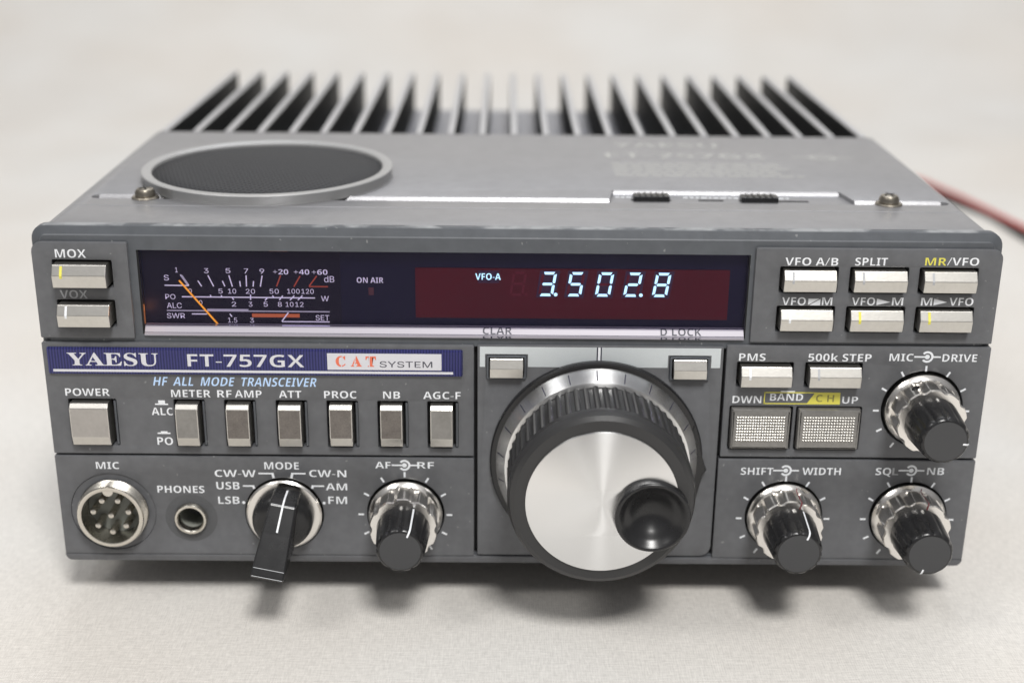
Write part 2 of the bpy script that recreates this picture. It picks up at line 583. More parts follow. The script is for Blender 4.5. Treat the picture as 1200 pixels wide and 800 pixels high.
def put_text(mb, s, x0, x1, zb, cap, w, m, bold=0.0, shear=0.0, font='bold', T=FRONT):
    s = s.replace('_', ' ')
    fnt = F_SANS
    probe = 'H'
    if font == 'bold' and F_MATH:
        fnt, s, probe, bold = F_MATH, sans_bold(s), sans_bold('H'), bold - 0.006
    if font == 'serif' and F_MATH:
        fnt, s, probe = F_MATH, serif(s), serif('E')
    v, f = text_mesh(s, fnt, bold)
    if not v: return
    lo, hi = cap_height(fnt, bold, probe)
    xa, xb = min(p[0] for p in v), max(p[0] for p in v)
    kz = cap / (hi - lo)
    kx = (x1 - x0) / max(1e-6, xb - xa)
    mb.add([T(x0 + (px - xa) * kx + shear * (pz - lo) * kz, zb + (pz - lo) * kz, w) for px, pz in v], f, m)

# ------------------------------------------------------------------ the transceiver
def empty(name, loc):
    o = bpy.data.objects.new(name, None)
    o.empty_display_size = 0.02
    COL.objects.link(o)
    o.location = loc
    return o

radio = empty('radio_transceiver', (0, 0, FH * S))
radio['label'] = 'grey desktop radio transceiver with lit frequency display, big tuning knob and black heatsink fins'
radio['category'] = 'radio'

def dup(root, loc):
    """copy of a part and its sub-parts at another place on the set"""
    c = root.copy(); COL.objects.link(c); c.parent = root.parent; c.location = Vector(loc) * S
    for ch in list(root.children):
        d = ch.copy(); COL.objects.link(d); d.parent = c
    return c

# ---- front frame behind the panel blocks
SEG = 6
fr_out = rrect(-119, 119, -0.6, 91.3, seg=SEG, radii=(2.5, 2.5, 3.8, 3.8))
mb = MB()
ra = [FRONT(u, v, 1.0) for u, v in inset(fr_out, 2.45)]
rb = [FRONT(u, v, 1.3) for u, v in inset(fr_out, 2.15)]
rc = [FRONT(u, v, 2.0) for u, v in inset(fr_out, 0.28)]
rd = [FRONT(u, v, 2.35) for u, v in fr_out]
re_ = [FRONT(u, v, 4.1) for u, v in fr_out]
n = len(fr_out)
win_hole = rrect(-93.4, 57.1, 63.5, 85.3, 0.4, 2)
tun_hole = []
verts = ra + rb + rc + rd + re_
faces = []
for k in range(4):
    for i in range(n):
        j = (i + 1) % n
        faces.append((k * n + i, k * n + j, (k + 1) * n + j, (k + 1) * n + i))
mb.add(verts, faces, M_FRAME)
# face of the frame with the window opening
mb.flat([p for p in inset(fr_out, 2.45) if p[1] > 86.7] + [(-116.55, 86.7), (116.55, 86.7)], 1.0, M_FRAME)
for q in ((-96.0, -93.4, 63.5, 86.7), (57.1, 58.9, 63.5, 86.7), (-93.4, 57.1, 85.3, 86.7), (-116.55, 116.55, 60.9, 63.5), (-116.55, 116.55, 1.85, 2.6)):
    mb.flat([(q[0], q[2]), (q[1], q[2]), (q[1], q[3]), (q[0], q[3])], 1.0, M_FRAME)
front_frame = mb.build('front_frame', radio, smooth=18, recalc=True)

# ---- panel blocks
def panel_block(name, outline, holes, y0=0.0, bevel=0.28, m=M_PANEL, y1=2.6):
    b = MB()
    b.plate(outline, holes, y0, y1, bevel, m)
    return b.build(name, radio, smooth=40)

H = lambda x0, x1, z0, z1, r=0.3: rrect(x0, x1, z0, z1, r, 2)

# button geometry (front-face extents at y = -2)
BTN_WIDE = {   # x0, x1, z0, z1, hole
    'MOX': (-113.2, -100.1, 76.75, 82.35), 'VOX': (-113.0, -100.2, 66.6, 72.1),
    'U1': (65.1, 78.0, 76.9, 82.15), 'U2': (82.3, 95.3, 76.9, 82.15), 'U3': (99.4, 112.4, 76.9, 82.15),
    'U4': (65.0, 78.0, 66.7, 72.0), 'U5': (82.3, 95.4, 66.7, 72.0), 'U6': (99.5, 112.5, 66.7, 72.0),
    'PMS': (56.2, 69.0, 51.85, 57.05), 'STEP': (73.4, 86.4, 51.85, 57.05),
}
HOLE = {k: H(v[0] - 0.7, v[1] + 0.7, v[2] - 0.9, v[3] + 0.55) for k, v in BTN_WIDE.items()}
TALL = [(-86.2, -80.5), (-73.4, -67.6), (-60.3, -54.5), (-47.4, -41.6), (-34.5, -28.9), (-21.8, -16.1)]
POWER = (-112.9, -103.2)
TZ0, TZ1 = 34.3, 45.7

blk_ul = panel_block('panel_block', rrect(-118.75, -95.3, 62.6, 87.4, seg=5, radii=(0.4, 0.4, 0.6, 2.6)), [HOLE['MOX'], HOLE['VOX']])
blk_ur = panel_block('panel_block', rrect(58.2, 118.85, 62.9, 87.4, seg=5, radii=(0.4, 0.4, 2.6, 0.6)), [HOLE[k] for k in ('U1', 'U2', 'U3', 'U4', 'U5', 'U6')])
lm_holes = [H(POWER[0] - 0.8, POWER[1] + 1.6, TZ0 - 0.9, TZ1 + 0.5)] + [H(a - 0.8, b + 1.3, TZ0 - 1.0, TZ1 + 0.5) for a, b in TALL]
blk_lm = panel_block('panel_block', rrect(-118.85, -10.75, 31.0, 61.4, seg=3, r=0.35), lm_holes)
blk_ll = panel_block('panel_block', rrect(-118.9, -10.75, 1.9, 30.4, seg=4, radii=(0.3, 0.3, 0.35, 0.35)),
                     [circ(-105.1, 14.3, 11.0, 64), circ(-84.9, 12.7, 4.2, 32), circ(-60.4, 14.1, 10.25, 56), circ(-28.65, 14.3, 10.1, 56)])
blk_dial = panel_block('panel_block', rrect(-9.9, 51.9, 2.3, 61.5, seg=5, radii=(0.4, 3.0, 0.4, 0.4)),
                       [H(-7.6, 2.4, 52.6, 58.9), H(38.5, 48.4, 52.6, 58.9)], y0=0.05)
blk_r = panel_block('panel_block', rrect(52.65, 119.0, 31.4, 62.0, seg=3, r=0.35),
                    [HOLE['PMS'], HOLE['STEP'], H(54.4, 70.5, 33.6, 45.6), H(71.4, 88.1, 33.6, 45.6), circ(103.3, 45.2, 10.35, 56)])
blk_lr = panel_block('panel_block', rrect(52.4, 119.05, 1.9, 30.75, seg=4, radii=(0.3, 0.3, 0.35, 0.35)),
                     [circ(70.45, 14.4, 10.1, 56), circ(103.1, 14.4, 10.1, 56)])
# lower lip under the blocks, rounded at both ends
lip = panel_block('panel_lip', rrect(-118.95, 119.05, -0.1, 1.86, seg=6, radii=(1.8, 1.8, 0.05, 0.05)), [], y0=0.02, bevel=0.25, y1=8)
# dark floors seen through the gaps round the buttons
for q in ((-117.5, -96.0, 63.2, 86.5), (59.0, 118.0, 63.2, 86.5), (-117.5, 118.0, 2.6, 61.2)):
    mb = MB()
    mb.plate([(q[0], q[2]), (q[1], q[2]), (q[1], q[3]), (q[0], q[3])], [circ(-105.1, 14.3, 9.0, 40), circ(-84.85, 12.7, 3.4, 32)] if q[2] < 10 else [], 2.65, 3.3, 0.0, M_GAP)
    mb.build('inner_plate', radio, smooth=0)

def lettering(parent, fn, name='lettering'):
    b = MB(); fn(b)
    return b.build(name, parent, smooth=0, recalc=False)

W0 = -0.03
def symbol(b, x, z):
    b.ring(x, z, 1.0, 1.55, -142, 142, W0, M_WHITE)
    b.ring(x, z, 0.0, 0.62, 0, 360, W0, M_WHITE, 16)
    b.line(x - 3.3, z, x - 0.3, z, 0.42, W0 - 0.004, M_WHITE)
    b.line(x + 1.3, z, x + 3.4, z, 0.42, W0 - 0.008, M_WHITE)

def ticks(b, x, z, r0=10.8, r1=12.3, angs=(-146, -118, -90, -60, -30, 0, 30, 60, 90, 118, 146)):
    for a in angs:
        t = math.radians(a)
        b.line(x + r0 * math.sin(t), z + r0 * math.cos(t), x + r1 * math.sin(t), z + r1 * math.cos(t), 0.52, W0, M_WHITE)

def t_ul(b):
    put_text(b, 'MOX', -112.9, -105.4, 83.5, 2.1, W0, M_WHITE)
    put_text(b, 'VOX', -112.75, -106.0, 73.05, 2.1, W0, M_PALEPRINT)
lettering(blk_ul, t_ul)

def t_ur(b):
    put_text(b, 'VFO_A/B', 65.4, 78.4, 83.1, 1.96, W0, M_WHITE)
    put_text(b, 'SPLIT', 82.55, 90.5, 83.2, 1.96, W0, M_WHITE)
    put_text(b, 'MR', 99.7, 104.9, 83.35, 1.95, W0, M_YELLOW)
    put_text(b, '/VFO', 105.1, 112.9, 83.4, 1.96, W0, M_WHITE)
    put_text(b, 'VFO', 65.4, 71.3, 72.85, 2.0, W0, M_WHITE)
    put_text(b, 'M', 75.3, 77.85, 72.9, 2.0, W0, M_WHITE)
    put_text(b, 'VFO', 82.7, 88.45, 72.95, 2.0, W0, M_WHITE)
    put_text(b, 'M', 92.65, 95.4, 73.0, 2.0, W0, M_WHITE)
    put_text(b, 'M', 99.85, 102.6, 73.0, 2.0, W0, M_WHITE)
    put_text(b, 'VFO', 106.85, 112.8, 73.05, 2.0, W0, M_WHITE)
    b.flat([(71.9, 72.9), (74.6, 74.55), (71.9, 74.55)], W0, M_WHITE)
    b.flat([(72.2, 72.85), (74.9, 72.85), (74.9, 74.5)], W0, M_WHITE)
    b.flat([(88.85, 73.0), (92.2, 73.82), (88.85, 74.7)], W0, M_WHITE)
    b.flat([(103.0, 73.05), (106.3, 73.9), (103.0, 74.8)], W0, M_WHITE)
lettering(blk_ur, t_ur)

def t_lm(b):
    put_text(b, 'POWER', -114.2, -103.0, 47.1, 1.98, W0, M_WHITE)
    for s, a, c in (('METER', -87.45, -77.5), ('RF', -75.8, -72.15), ('AMP', -71.35, -64.55), ('ATT', -60.2, -54.5), ('PROC', -48.75, -40.55), ('NB', -33.8, -29.5), ('AGC-F', -23.65, -14.15)):
        put_text(b, s, a, c, 46.95, 1.95, W0, M_WHITE)
    put_text(b, 'HF__ALL__MODE__TRANSCEIVER', -91.8, -50.7, 50.05, 2.35, W0, M_BLUEPRINT, shear=0.22)
    put_text(b, 'ALC', -92.8, -87.4, 41.95, 2.0, W0, M_WHITE)
    put_text(b, 'PO', -92.0, -88.0, 33.65, 2.1, W0, M_WHITE)
    for zb, hh in ((44.75, 1.25), (36.7, 0.75)):
        b.flat([(-91.75, zb), (-88.45, zb), (-88.45, zb + 0.38), (-91.75, zb + 0.38)], W0, M_WHITE)
        b.flat([(-90.9, zb + 0.39), (-89.2, zb + 0.39), (-89.2, zb + hh), (-90.9, zb + hh)], W0, M_WHITE)
lettering(blk_lm, t_lm)

def t_ll(b):
    put_text(b, 'MIC', -108.4, -102.45, 26.7, 1.95, W0, M_WHITE)
    put_text(b, 'PHONES', -93.1, -80.9, 20.0, 1.98, W0, M_WHITE)
    put_text(b, 'MODE', -64.95, -56.05, 26.95, 2.0, W0, M_WHITE)
    put_text(b, 'CW-W', -77.9, -67.3, 24.7, 1.95, W0, M_WHITE)
    put_text(b, 'USB', -77.7, -71.7, 21.1, 2.1, W0, M_WHITE)
    put_text(b, 'LSB', -77.5, -71.95, 16.9, 2.1, W0, M_WHITE)
    put_text(b, 'CW-N', -53.45, -43.85, 24.85, 1.95, W0, M_WHITE)
    put_text(b, 'AM', -49.3, -43.75, 21.05, 1.95, W0, M_WHITE)
    put_text(b, 'FM', -48.8, -43.9, 17.1, 2.1, W0, M_WHITE)
    put_text(b, 'AF', -36.3, -32.3, 27.45, 1.82, W0, M_WHITE)
    put_text(b, 'RF', -25.45, -21.1, 27.5, 1.82, W0, M_WHITE)
    for pts in (((-66.6, 25.7), (-63.0, 25.7), (-62.7, 24.4)), ((-70.8, 22.1), (-68.2, 22.1), (-67.9, 21.3)),
                ((-54.4, 25.75), (-57.8, 25.75), (-58.1, 24.4)), ((-49.7, 22.2), (-52.6, 22.2), (-52.9, 21.5))):
        b.line(*pts[0], *pts[1], 0.42, W0, M_WHITE)
        b.line(pts[1][0], pts[1][1] + 0.2, *pts[2], 0.62, W0 - 0.004, M_WHITE)
    b.ring(-70.9, 17.3, 0, 0.42, 0, 360, W0, M_WHITE, 10)
    b.ring(-49.9, 17.3, 0, 0.42, 0, 360, W0, M_WHITE, 10)
    symbol(b, -28.75, 28.35)
    ticks(b, -28.75, 14.1)
lettering(blk_ll, t_ll)

def t_r(b):
    put_text(b, 'PMS', 55.8, 62.45, 58.0, 1.95, W0, M_WHITE)
    put_text(b, '500k_STEP', 73.2, 89.1, 58.05, 1.98, W0, M_WHITE)
    put_text(b, 'MIC', 93.6, 99.6, 58.25, 1.95, W0, M_WHITE)
    put_text(b, 'DRIVE', 106.95, 115.65, 58.2, 1.98, W0, M_WHITE)
    put_text(b, 'DWN', 54.9, 62.25, 46.5, 1.95, W0, M_WHITE)
    put_text(b, 'UP', 82.8, 86.8, 46.6, 1.88, W0, M_WHITE)
    put_text(b, 'BAND', 64.4, 72.8, 47.25, 1.9, W0, M_WHITE)
    # outlined BAND box and solid CH box
    for a, c in (((63.0, 46.3), (63.0, 49.6)), ((62.8, 49.45), (75.8, 49.45)), ((62.8, 46.42), (73.8, 46.42))):
        b.line(*a, *c, 0.28, W0, M_YELLOW)
    b.line(67.0, 49.75, 70.6, 49.75, 0.3, W0, M_WHITE)
    b.flat([(73.7, 46.28), (82.3, 46.28), (82.15, 49.55), (75.8, 49.55)], W0 - 0.004, M_YELLOW)
    put_text(b, 'C_H', 76.1, 80.7, 47.0, 1.9, W0 - 0.02, M_OLIVE)
    symbol(b, 103.1, 59.4)
    ticks(b, 103.2, 44.7, angs=(-146, -118, -90, -60, -30, 0, 30, 60, 90))
lettering(blk_r, t_r)

def t_lr(b):
    put_text(b, 'SHIFT', 58.4, 66.8, 26.4, 2.0, W0, M_WHITE)
    put_text(b, 'WIDTH', 74.35, 84.35, 26.5, 2.0, W0, M_WHITE)
    put_text(b, 'SQ', 93.4, 97.4, 26.6, 2.0, W0, M_WHITE)
    put_text(b, 'L', 97.7, 99.3, 26.6, 2.0, W0, M_PALEPRINT)
    put_text(b, 'NB', 106.75, 111.15, 26.75, 2.0, W0, M_WHITE)
    symbol(b, 70.05, 27.65)
    symbol(b, 102.6, 27.9)
    ticks(b, 70.3, 13.75)
    ticks(b, 102.95, 13.75)
lettering(blk_lr, t_lr)

def t_dial(b):
    y = 0.02
    # silver band across the head of the dial panel, cut out round the two buttons, and the index mark
    b.flat([(-9.3, 55.8), (-8.0, 55.8), (-8.0, 61.2), (-9.3, 61.2)], y, M_SILVERBAND)
    b.flat([(-8.0, 59.25), (2.8, 59.25), (2.8, 61.2), (-8.0, 61.2)], y, M_SILVERBAND)
    b.flat([(2.8, 55.85), (20.0, 55.85), (20.0, 61.2), (2.8, 61.2)], y, M_SILVERBAND)
    b.flat([(21.3, 55.9), (38.0, 55.9), (38.0, 61.2), (21.3, 61.2)], y, M_SILVERBAND)
    b.flat([(38.0, 59.25), (48.9, 59.25), (48.9, 61.2), (38.0, 61.2)], y, M_SILVERBAND)
    b.flat([(48.9, 55.95), (51.2, 55.95), (51.2, 61.2), (48.9, 61.2)], y, M_SILVERBAND)
    b.flat([(20.35, 56.5), (20.95, 56.5), (20.95, 61.2), (20.35, 61.2)], y, M_WHITE)
    b.flat([(20.0, 56.5), (20.35, 56.5), (20.35, 61.2), (20.0, 61.2)], y, M_DARKPRINT)
    b.flat([(20.95, 56.5), (21.3, 56.5), (21.3, 61.2), (20.95, 61.2)], y, M_DARKPRINT)
lettering(blk_dial, t_dial, 'silver_band')

# ---- nameplate
mb = MB()
mb.plate(rrect(-117.6, -13.6, 53.2, 60.3, 0.4, 3), [], -0.75, 0.3, 0.45, M_BADGE)
nameplate = mb.build('nameplate', radio)
def t_name(b):
    w = -0.79
    if F_MATH:
        put_text(b, 'YAESU', -112.5, -89.8, 55.65, 3.35, w, M_BADGEWHITE, bold=0.004, font='serif')
    else:
        put_text(b, 'YAESU', -112.5, -89.8, 55.65, 3.35, w, M_BADGEWHITE, bold=0.03)
    put_text(b, 'FT-757GX', -82.5, -53.3, 55.6, 3.25, w, M_BADGEWHITE)
    b.flat([(-47.5, 55.0), (-18.9, 55.0), (-18.9, 59.4), (-47.5, 59.4)], w, M_BADGEWHITE)
    b.flat([(-116.3, 53.95), (-16.0, 53.95), (-16.0, 54.6), (-116.3, 54.6)], w, M_BADGEWHITE)
    for ch, a, c in (('C', -45.4, -42.9), ('A', -41.6, -38.9), ('T', -37.9, -35.3)):
        put_text(b, ch, a, c, 55.9, 2.75, w - 0.03, M_REDPRINT, bold=0.012, font='serif')
    for x in (-44.0, -40.75, -36.95):                      # stencil cuts through the three letters
        b.line(x, 55.7, x + (0.35 if x < -40 else 0), 58.9, 0.2, w - 0.06, M_BADGEWHITE)
    put_text(b, 'SYSTEM', -34.4, -21.2, 55.75, 1.6, w - 0.03, M_DARKPRINT, font='sans')
lettering(nameplate, t_name)

# ---- display window: board, sill, printed scale, needle, digits, pane
window = MB()
Y = 3.4
window.box(-95.0, 58.7, Y, Y + 0.8, 63.0, 86.0, M_DISPLAY)
window = window.build('display_board', radio, smooth=0)
mb = MB()
mb.plate(rrect(-93.9, 57.5, 63.2, 86.0, 0.4, 2), [rrect(-93.0, 56.8, 63.3, 85.4, 0.4, 2)], 1.3, Y, 0.0, M_GAP)
mb.build('window_surround', radio, smooth=0)
mb = MB()
mb.prism([(0.35, 63.35), (0.35, 63.9), (0.75, 64.02), (0.8, 64.12), (1.95, 65.7), (3.0, 65.7), (3.0, 63.35)], -92.9, 56.7, M_SILL)
sill = mb.build('window_sill', radio, smooth=0)
def t_sill(b):
    TS = lambda u, v, w: (u, 0.8 + (v - 64.12) * 1.15 / 1.58 - 0.06, v + 0.05)
    put_text(b, 'CLAR', -8.6, -1.3, 64.2, 1.5, 0, M_DARKPRINT, T=TS)
    put_text(b, 'D_LOCK', 35.9, 46.1, 64.2, 1.5, 0, M_DARKPRINT, T=TS)
    b.line(-92.9, 64.05, 56.7, 64.05, 0.10, 0, M_DARKPRINT, T=lambda u, v, w: (u, 0.70, v + 0.03))
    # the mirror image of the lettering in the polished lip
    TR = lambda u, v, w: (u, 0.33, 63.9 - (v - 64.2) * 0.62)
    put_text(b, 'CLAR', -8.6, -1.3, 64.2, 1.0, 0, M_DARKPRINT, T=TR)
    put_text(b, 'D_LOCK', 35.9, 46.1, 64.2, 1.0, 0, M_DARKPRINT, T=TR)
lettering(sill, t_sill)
mb = MB()
mb.box(-92.95, 56.75, 1.4, 2.0, 65.75, 85.3, M_GLASS)
mb.build('window_pane', radio, smooth=0)
# meter scale board
mb = MB()
mb.box(-92.6, -44.0, Y - 0.25, Y - 0.05, 65.3, 85.2, M_METERBOARD)
scale_board = mb.build('meter_scale', radio, smooth=0)
YM = Y - 0.28
def t_meter(b):
    for s, a, c, z, h in (('1', -84.75, -84.1, 79.0, 1.25), ('3', -77.65, -76.5, 78.85, 1.25), ('5', -72.3, -71.1, 78.9, 1.25), ('7', -67.75, -66.7, 78.87, 1.25),
                          ('9', -63.9, -62.75, 78.8, 1.3), ('S', -87.7, -86.45, 76.9, 1.4), ('dB', -48.0, -45.5, 76.75, 1.6),
                          ('0', -81.85, -81.0, 73.65, 1.12), ('5', -74.4, -73.35, 73.6, 1.23), ('10', -72.0, -70.0, 73.6, 1.23), ('20', -67.6, -65.3, 73.6, 1.23),
                          ('50', -61.7, -59.4, 73.65, 1.23), ('100', -57.3, -54.2, 73.7, 1.23), ('120', -53.75, -50.7, 73.7, 1.23), ('PO', -87.7, -85.2, 72.0, 1.3),
                          ('W', -48.95, -47.0, 71.8, 1.35), ('0', -79.4, -78.6, 70.65, 1.1), ('2', -71.3, -70.2, 70.2, 1.24), ('3', -67.1, -66.15, 70.2, 1.24),
                          ('5', -63.35, -62.3, 70.25, 1.24), ('8', -59.8, -58.8, 70.25, 1.24), ('10', -57.85, -55.9, 70.25, 1.24), ('12', -55.45, -53.4, 70.25, 1.24),
                          ('ALC', -87.5, -83.8, 69.65, 1.4), ('SWR', -87.7, -83.2, 67.0, 1.32), ('1.5', -72.5, -70.2, 65.95, 1.3), ('3', -67.0, -66.0, 65.95, 1.24),
                          ('SET', -50.5, -47.1, 66.7, 1.4)):
        put_text(b, s, a, c, z, h, YM, M_METERWHITE, font='sans')
    for s, a, c in (('+20', -60.6, -56.8), ('+40', -55.45, -51.6), ('+60', -51.0, -47.1)):
        put_text(b, s, a, c, 78.7, 1.3, YM, M_METERWHITE)
    wl_ = [(-87.66, 75.62, -81.68, 75.58), (-83.54, 78.4, -81.63, 75.6), (-79.32, 76.88, -78.47, 75.4), (-76.74, 78.3, -75.5, 75.42), (-73.24, 76.88, -72.7, 75.44),
           (-71.56, 78.34, -70.85, 75.4), (-68.96, 76.86, -68.83, 75.42), (-67.28, 78.37, -67.35, 75.43), (-65.52, 76.89, -65.71, 75.45), (-63.33, 78.3, -63.91, 75.46),
           (-83.59, 72.66, -50.46, 72.6), (-76.5, 73.2, -76.32, 72.7), (-73.8, 73.14, -73.61, 72.7), (-71.12, 72.66, -70.74, 71.94), (-66.46, 73.37, -66.54, 71.97),
           (-61.06, 73.14, -60.66, 72.66), (-62.25, 72.66, -62.94, 71.84), (-58.46, 73.16, -59.37, 71.98), (-55.59, 73.19, -56.71, 72.0), (-53.57, 73.21, -54.74, 72.02),
           (-81.43, 68.15, -77.59, 68.16), (-71.93, 68.27, -71.44, 67.48), (-57.29, 68.68, -59.0, 66.4), (-59.01, 66.3, -47.03, 66.33)]
    for i, q in enumerate(wl_):
        b.line(*q, 0.30, YM - 0.002 * (i % 5), M_METERWHITE)
    b.line(-87.6, 69.02, -46.93, 69.0, 0.30, YM, M_METERGREY)
    b.line(-77.5, 69.35, -67.22, 69.35, 0.40, YM - 0.012, M_METERGREY)
    b.line(-83.3, 78.2, -81.9, 75.9, 0.55, YM - 0.014, M_METERGREY)
    for i, q in enumerate([(-58.73, 78.45, -59.88, 75.55), (-53.93, 78.32, -55.59, 75.48), (-49.81, 78.36, -51.77, 75.73), (-51.85, 75.6, -47.11, 75.6)]):
        b.line(*q, 0.30, YM - 0.003 * i, M_METERRED)
    b.line(-66.4, 67.9, -54.5, 67.9, 0.95, YM + 0.005, M_METERORANGE)
lettering(scale_board, t_meter, 'scale_print')
mb = MB()
mb.line(-83.9, 77.0, -74.8, 65.3, 0.42, Y - 0.62, M_NEEDLE)
mb.line(-83.9, 77.0, -74.8, 65.3, 0.42, Y - 0.50, M_NEEDLE)
mb.build('needle', scale_board, smooth=0, recalc=False)
mb = MB()
put_text(mb, 'ON_AIR', -39.95, -33.35, 76.6, 1.4, Y - 0.03, M_METERWHITE)
mb.flat([(-37.1, 73.4), (-35.8, 73.4), (-35.8, 75.4), (-37.1, 75.4)], Y - 0.03, M_ONAIR)
mb.build('indicator_legend', window, smooth=0, recalc=False)
# frequency read-out
mb = MB()
mb.box(-25.4, 52.6, Y - 0.3, Y - 0.05, 67.7, 80.7, M_REDFILTER)
readout = mb.build('frequency_readout', radio, smooth=0)
YD = Y - 0.33
DH = 6.3
def segs(which, x0, z0, w, h, t, b, m, y):
    """seven slanted segments in a cell whose lower left corner is x0, z0"""
    g = 0.16
    sh = lambda x, z: (x0 + x + 0.155 * z, z0 + z)
    mid = h / 2
    P = {
        'a': [(t * 0.5 + g, h), (w - t * 0.5 - g, h), (w - t - g, h - t), (t + g, h - t)],
        'd': [(t * 0.5 + g, 0), (w - t * 0.5 - g, 0), (w - t - g, t), (t + g, t)],
        'g': [(t * 0.6 + g, mid), (t + g, mid + t / 2), (w - t - g, mid + t / 2), (w - t * 0.6 - g, mid), (w - t - g, mid - t / 2), (t + g, mid - t / 2)],
        'f': [(0, h - t * 0.5 - g), (t, h - t - g), (t, mid + t / 2 + g), (t * 0.5, mid + g), (0, mid + t * 0.3 + g)],
        'b': [(w, h - t * 0.5 - g), (w - t, h - t - g), (w - t, mid + t / 2 + g), (w - t * 0.5, mid + g), (w, mid + t * 0.3 + g)],
        'e': [(0, t * 0.5 + g), (t, t + g), (t, mid - t / 2 - g), (t * 0.5, mid - g), (0, mid - t * 0.3 - g)],
        'c': [(w, t * 0.5 + g), (w - t, t + g), (w - t, mid - t / 2 - g), (w - t * 0.5, mid - g), (w, mid - t * 0.3 - g)],
    }
    for k in which:
        b.flat([sh(*p) for p in P[k]], y, m)
DIG = {'3': 'abgcd', '5': 'afgcd', '0': 'abcdef', '2': 'abged', '8': 'abcdefg'}
for ch, x, dot in (('3', 5.05, True), ('5', 12.05, False), ('0', 19.25, False), ('2', 26.3, True), ('8', 33.45, False)):
    b = MB()
    b.flat([(x - 0.45, 73.2), (x + 4.35, 73.2), (x + 5.5, 80.3), (x + 0.5, 80.3)], YD + 0.012, M_CELL)
    off = ''.join(k for k in 'abcdefg' if k not in DIG[ch])
    segs(off, x, 73.62, 3.75, DH, 0.68, b, M_GHOST, YD)
    segs(DIG[ch], x, 73.62, 3.75, DH, 0.68, b, M_LED, YD - 0.01)
    if dot:
        b.flat(circ(x + 4.45, 74.05, 0.46, 14), YD - 0.012, M_LED)
    b.build('digit', readout, smooth=0, recalc=False)
b = MB()
b = MB()
segs('abcdefg', -2.1, 73.62, 3.5, DH, 0.6, b, M_GHOST, YD)
b.flat(circ(2.2, 74.0, 0.42, 12), YD, M_GHOST)
b.build('unlit_segments', readout, smooth=0, recalc=False)
b = MB()
b.flat([(-9.9, 76.9), (-4.6, 76.9), (-4.6, 80.1), (-9.9, 80.1)], YD + 0.012, M_CELL)
put_text(b, 'VFO-A', -10.5, -4.2, 77.75, 1.65, YD - 0.01, M_LED)
b.build('tube_legend', readout, smooth=0, recalc=False)
# glowing strips that paint amber lamp light and its reflections on the meter rim
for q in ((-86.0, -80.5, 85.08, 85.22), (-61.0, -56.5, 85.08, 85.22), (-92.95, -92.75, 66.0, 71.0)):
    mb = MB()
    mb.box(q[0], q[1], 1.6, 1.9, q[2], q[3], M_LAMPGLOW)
    mb.build('meter_glow_strip', radio, smooth=0)

pl = bpy.data.lights.new('meter_bulb', 'POINT')
pl.energy, pl.color, pl.shadow_soft_size = 0.0010, (1.0, 0.42, 0.12), 0.003
po = bpy.data.objects.new('meter_bulb', pl)
COL.objects.link(po); po.parent = radio
po.location = Vector((-92.3, 2.4, 70.0)) * S

# ---- wide push buttons: two facets, ridge along the middle
def wide_button(k, y_ridge=-2.9, mark=None):
    x0, x1, z0, z1 = BTN_WIDE[k]
    b = MB()
    zm = z0 + (z1 - z0) * 0.56
    b.prism([(3.0, z0), (3.0, z1), (y_ridge + 1.25, z1), (y_ridge, zm), (y_ridge + 0.35, z0)], x0, x1, M_BUTTON)
    o = b.build('push_button', radio, smooth=0, bevel=0.16)
    t = MB()
    # small printed index at the left end, wrapped over the ridge
    xm = x0 + 2.2
    if mark == 'yellow':
        t.add([(xm - .3, y_ridge + 1.1 - .06, z1 - .28), (xm + .35, y_ridge + 1.1 - .06, z1 - .28), (xm + .35, y_ridge - .05, zm), (xm - .3, y_ridge - .05, zm),
               (xm - .3, y_ridge + .2, zm - 1.4), (xm + .35, y_ridge + .2, zm - 1.4)], [(0, 1, 2, 3), (3, 2, 5, 4)], M_YELLOW)
    else:
        m2 = M_WHITE if mark == 'white' else M_PALEPRINT
        t.add([(xm - .25, y_ridge + 1.1 - .06, z1 - .28), (xm + .3, y_ridge + 1.1 - .06, z1 - .28), (xm + .3, y_ridge - .05, zm), (xm - .25, y_ridge - .05, zm),
               (xm - .25, y_ridge + .15, zm - 1.1), (xm + .3, y_ridge + .15, zm - 1.1)], [(0, 1, 2, 3), (3, 2, 5, 4)], m2)
    t.build('index_mark', o, smooth=0, recalc=False)
    return o
for k, y, mk in (('MOX', -3.6, 'yellow'), ('VOX', -3.6, 'white'), ('U1', -2.6, None), ('U2', -2.6, None), ('U3', -2.6, None), ('U4', -2.6, 'white'),
                 ('U5', -2.6, 'yellow'), ('U6', -2.6, 'yellow'), ('PMS', -3.2, 'white'), ('STEP', -3.2, None)):
    wide_button(k, y, mk)

# ---- CLAR and D LOCK buttons with their raised bezels
for xa in (-6.95, 39.15):
    b = MB()
    b.plate(rrect(xa - 0.65, xa + 9.35, 52.7, 58.85, 0.35, 2), [rrect(xa - 0.1, xa + 8.8, 53.1, 58.5, 0.2, 2)], -0.55, 2.2, 0.12, M_FRAME)
    bz = b.build('button_bezel', radio)
    b = MB()
    z0, z1 = 53.5, 58.35
    zm = 55.9
    b.prism([(3.0, z0), (3.0, z1), (-1.0, z1), (-2.1, zm), (-1.9, z0)], xa + 0.2, xa + 8.55, M_BUTTON)
    b.build('push_button', radio, smooth=0, bevel=0.14)

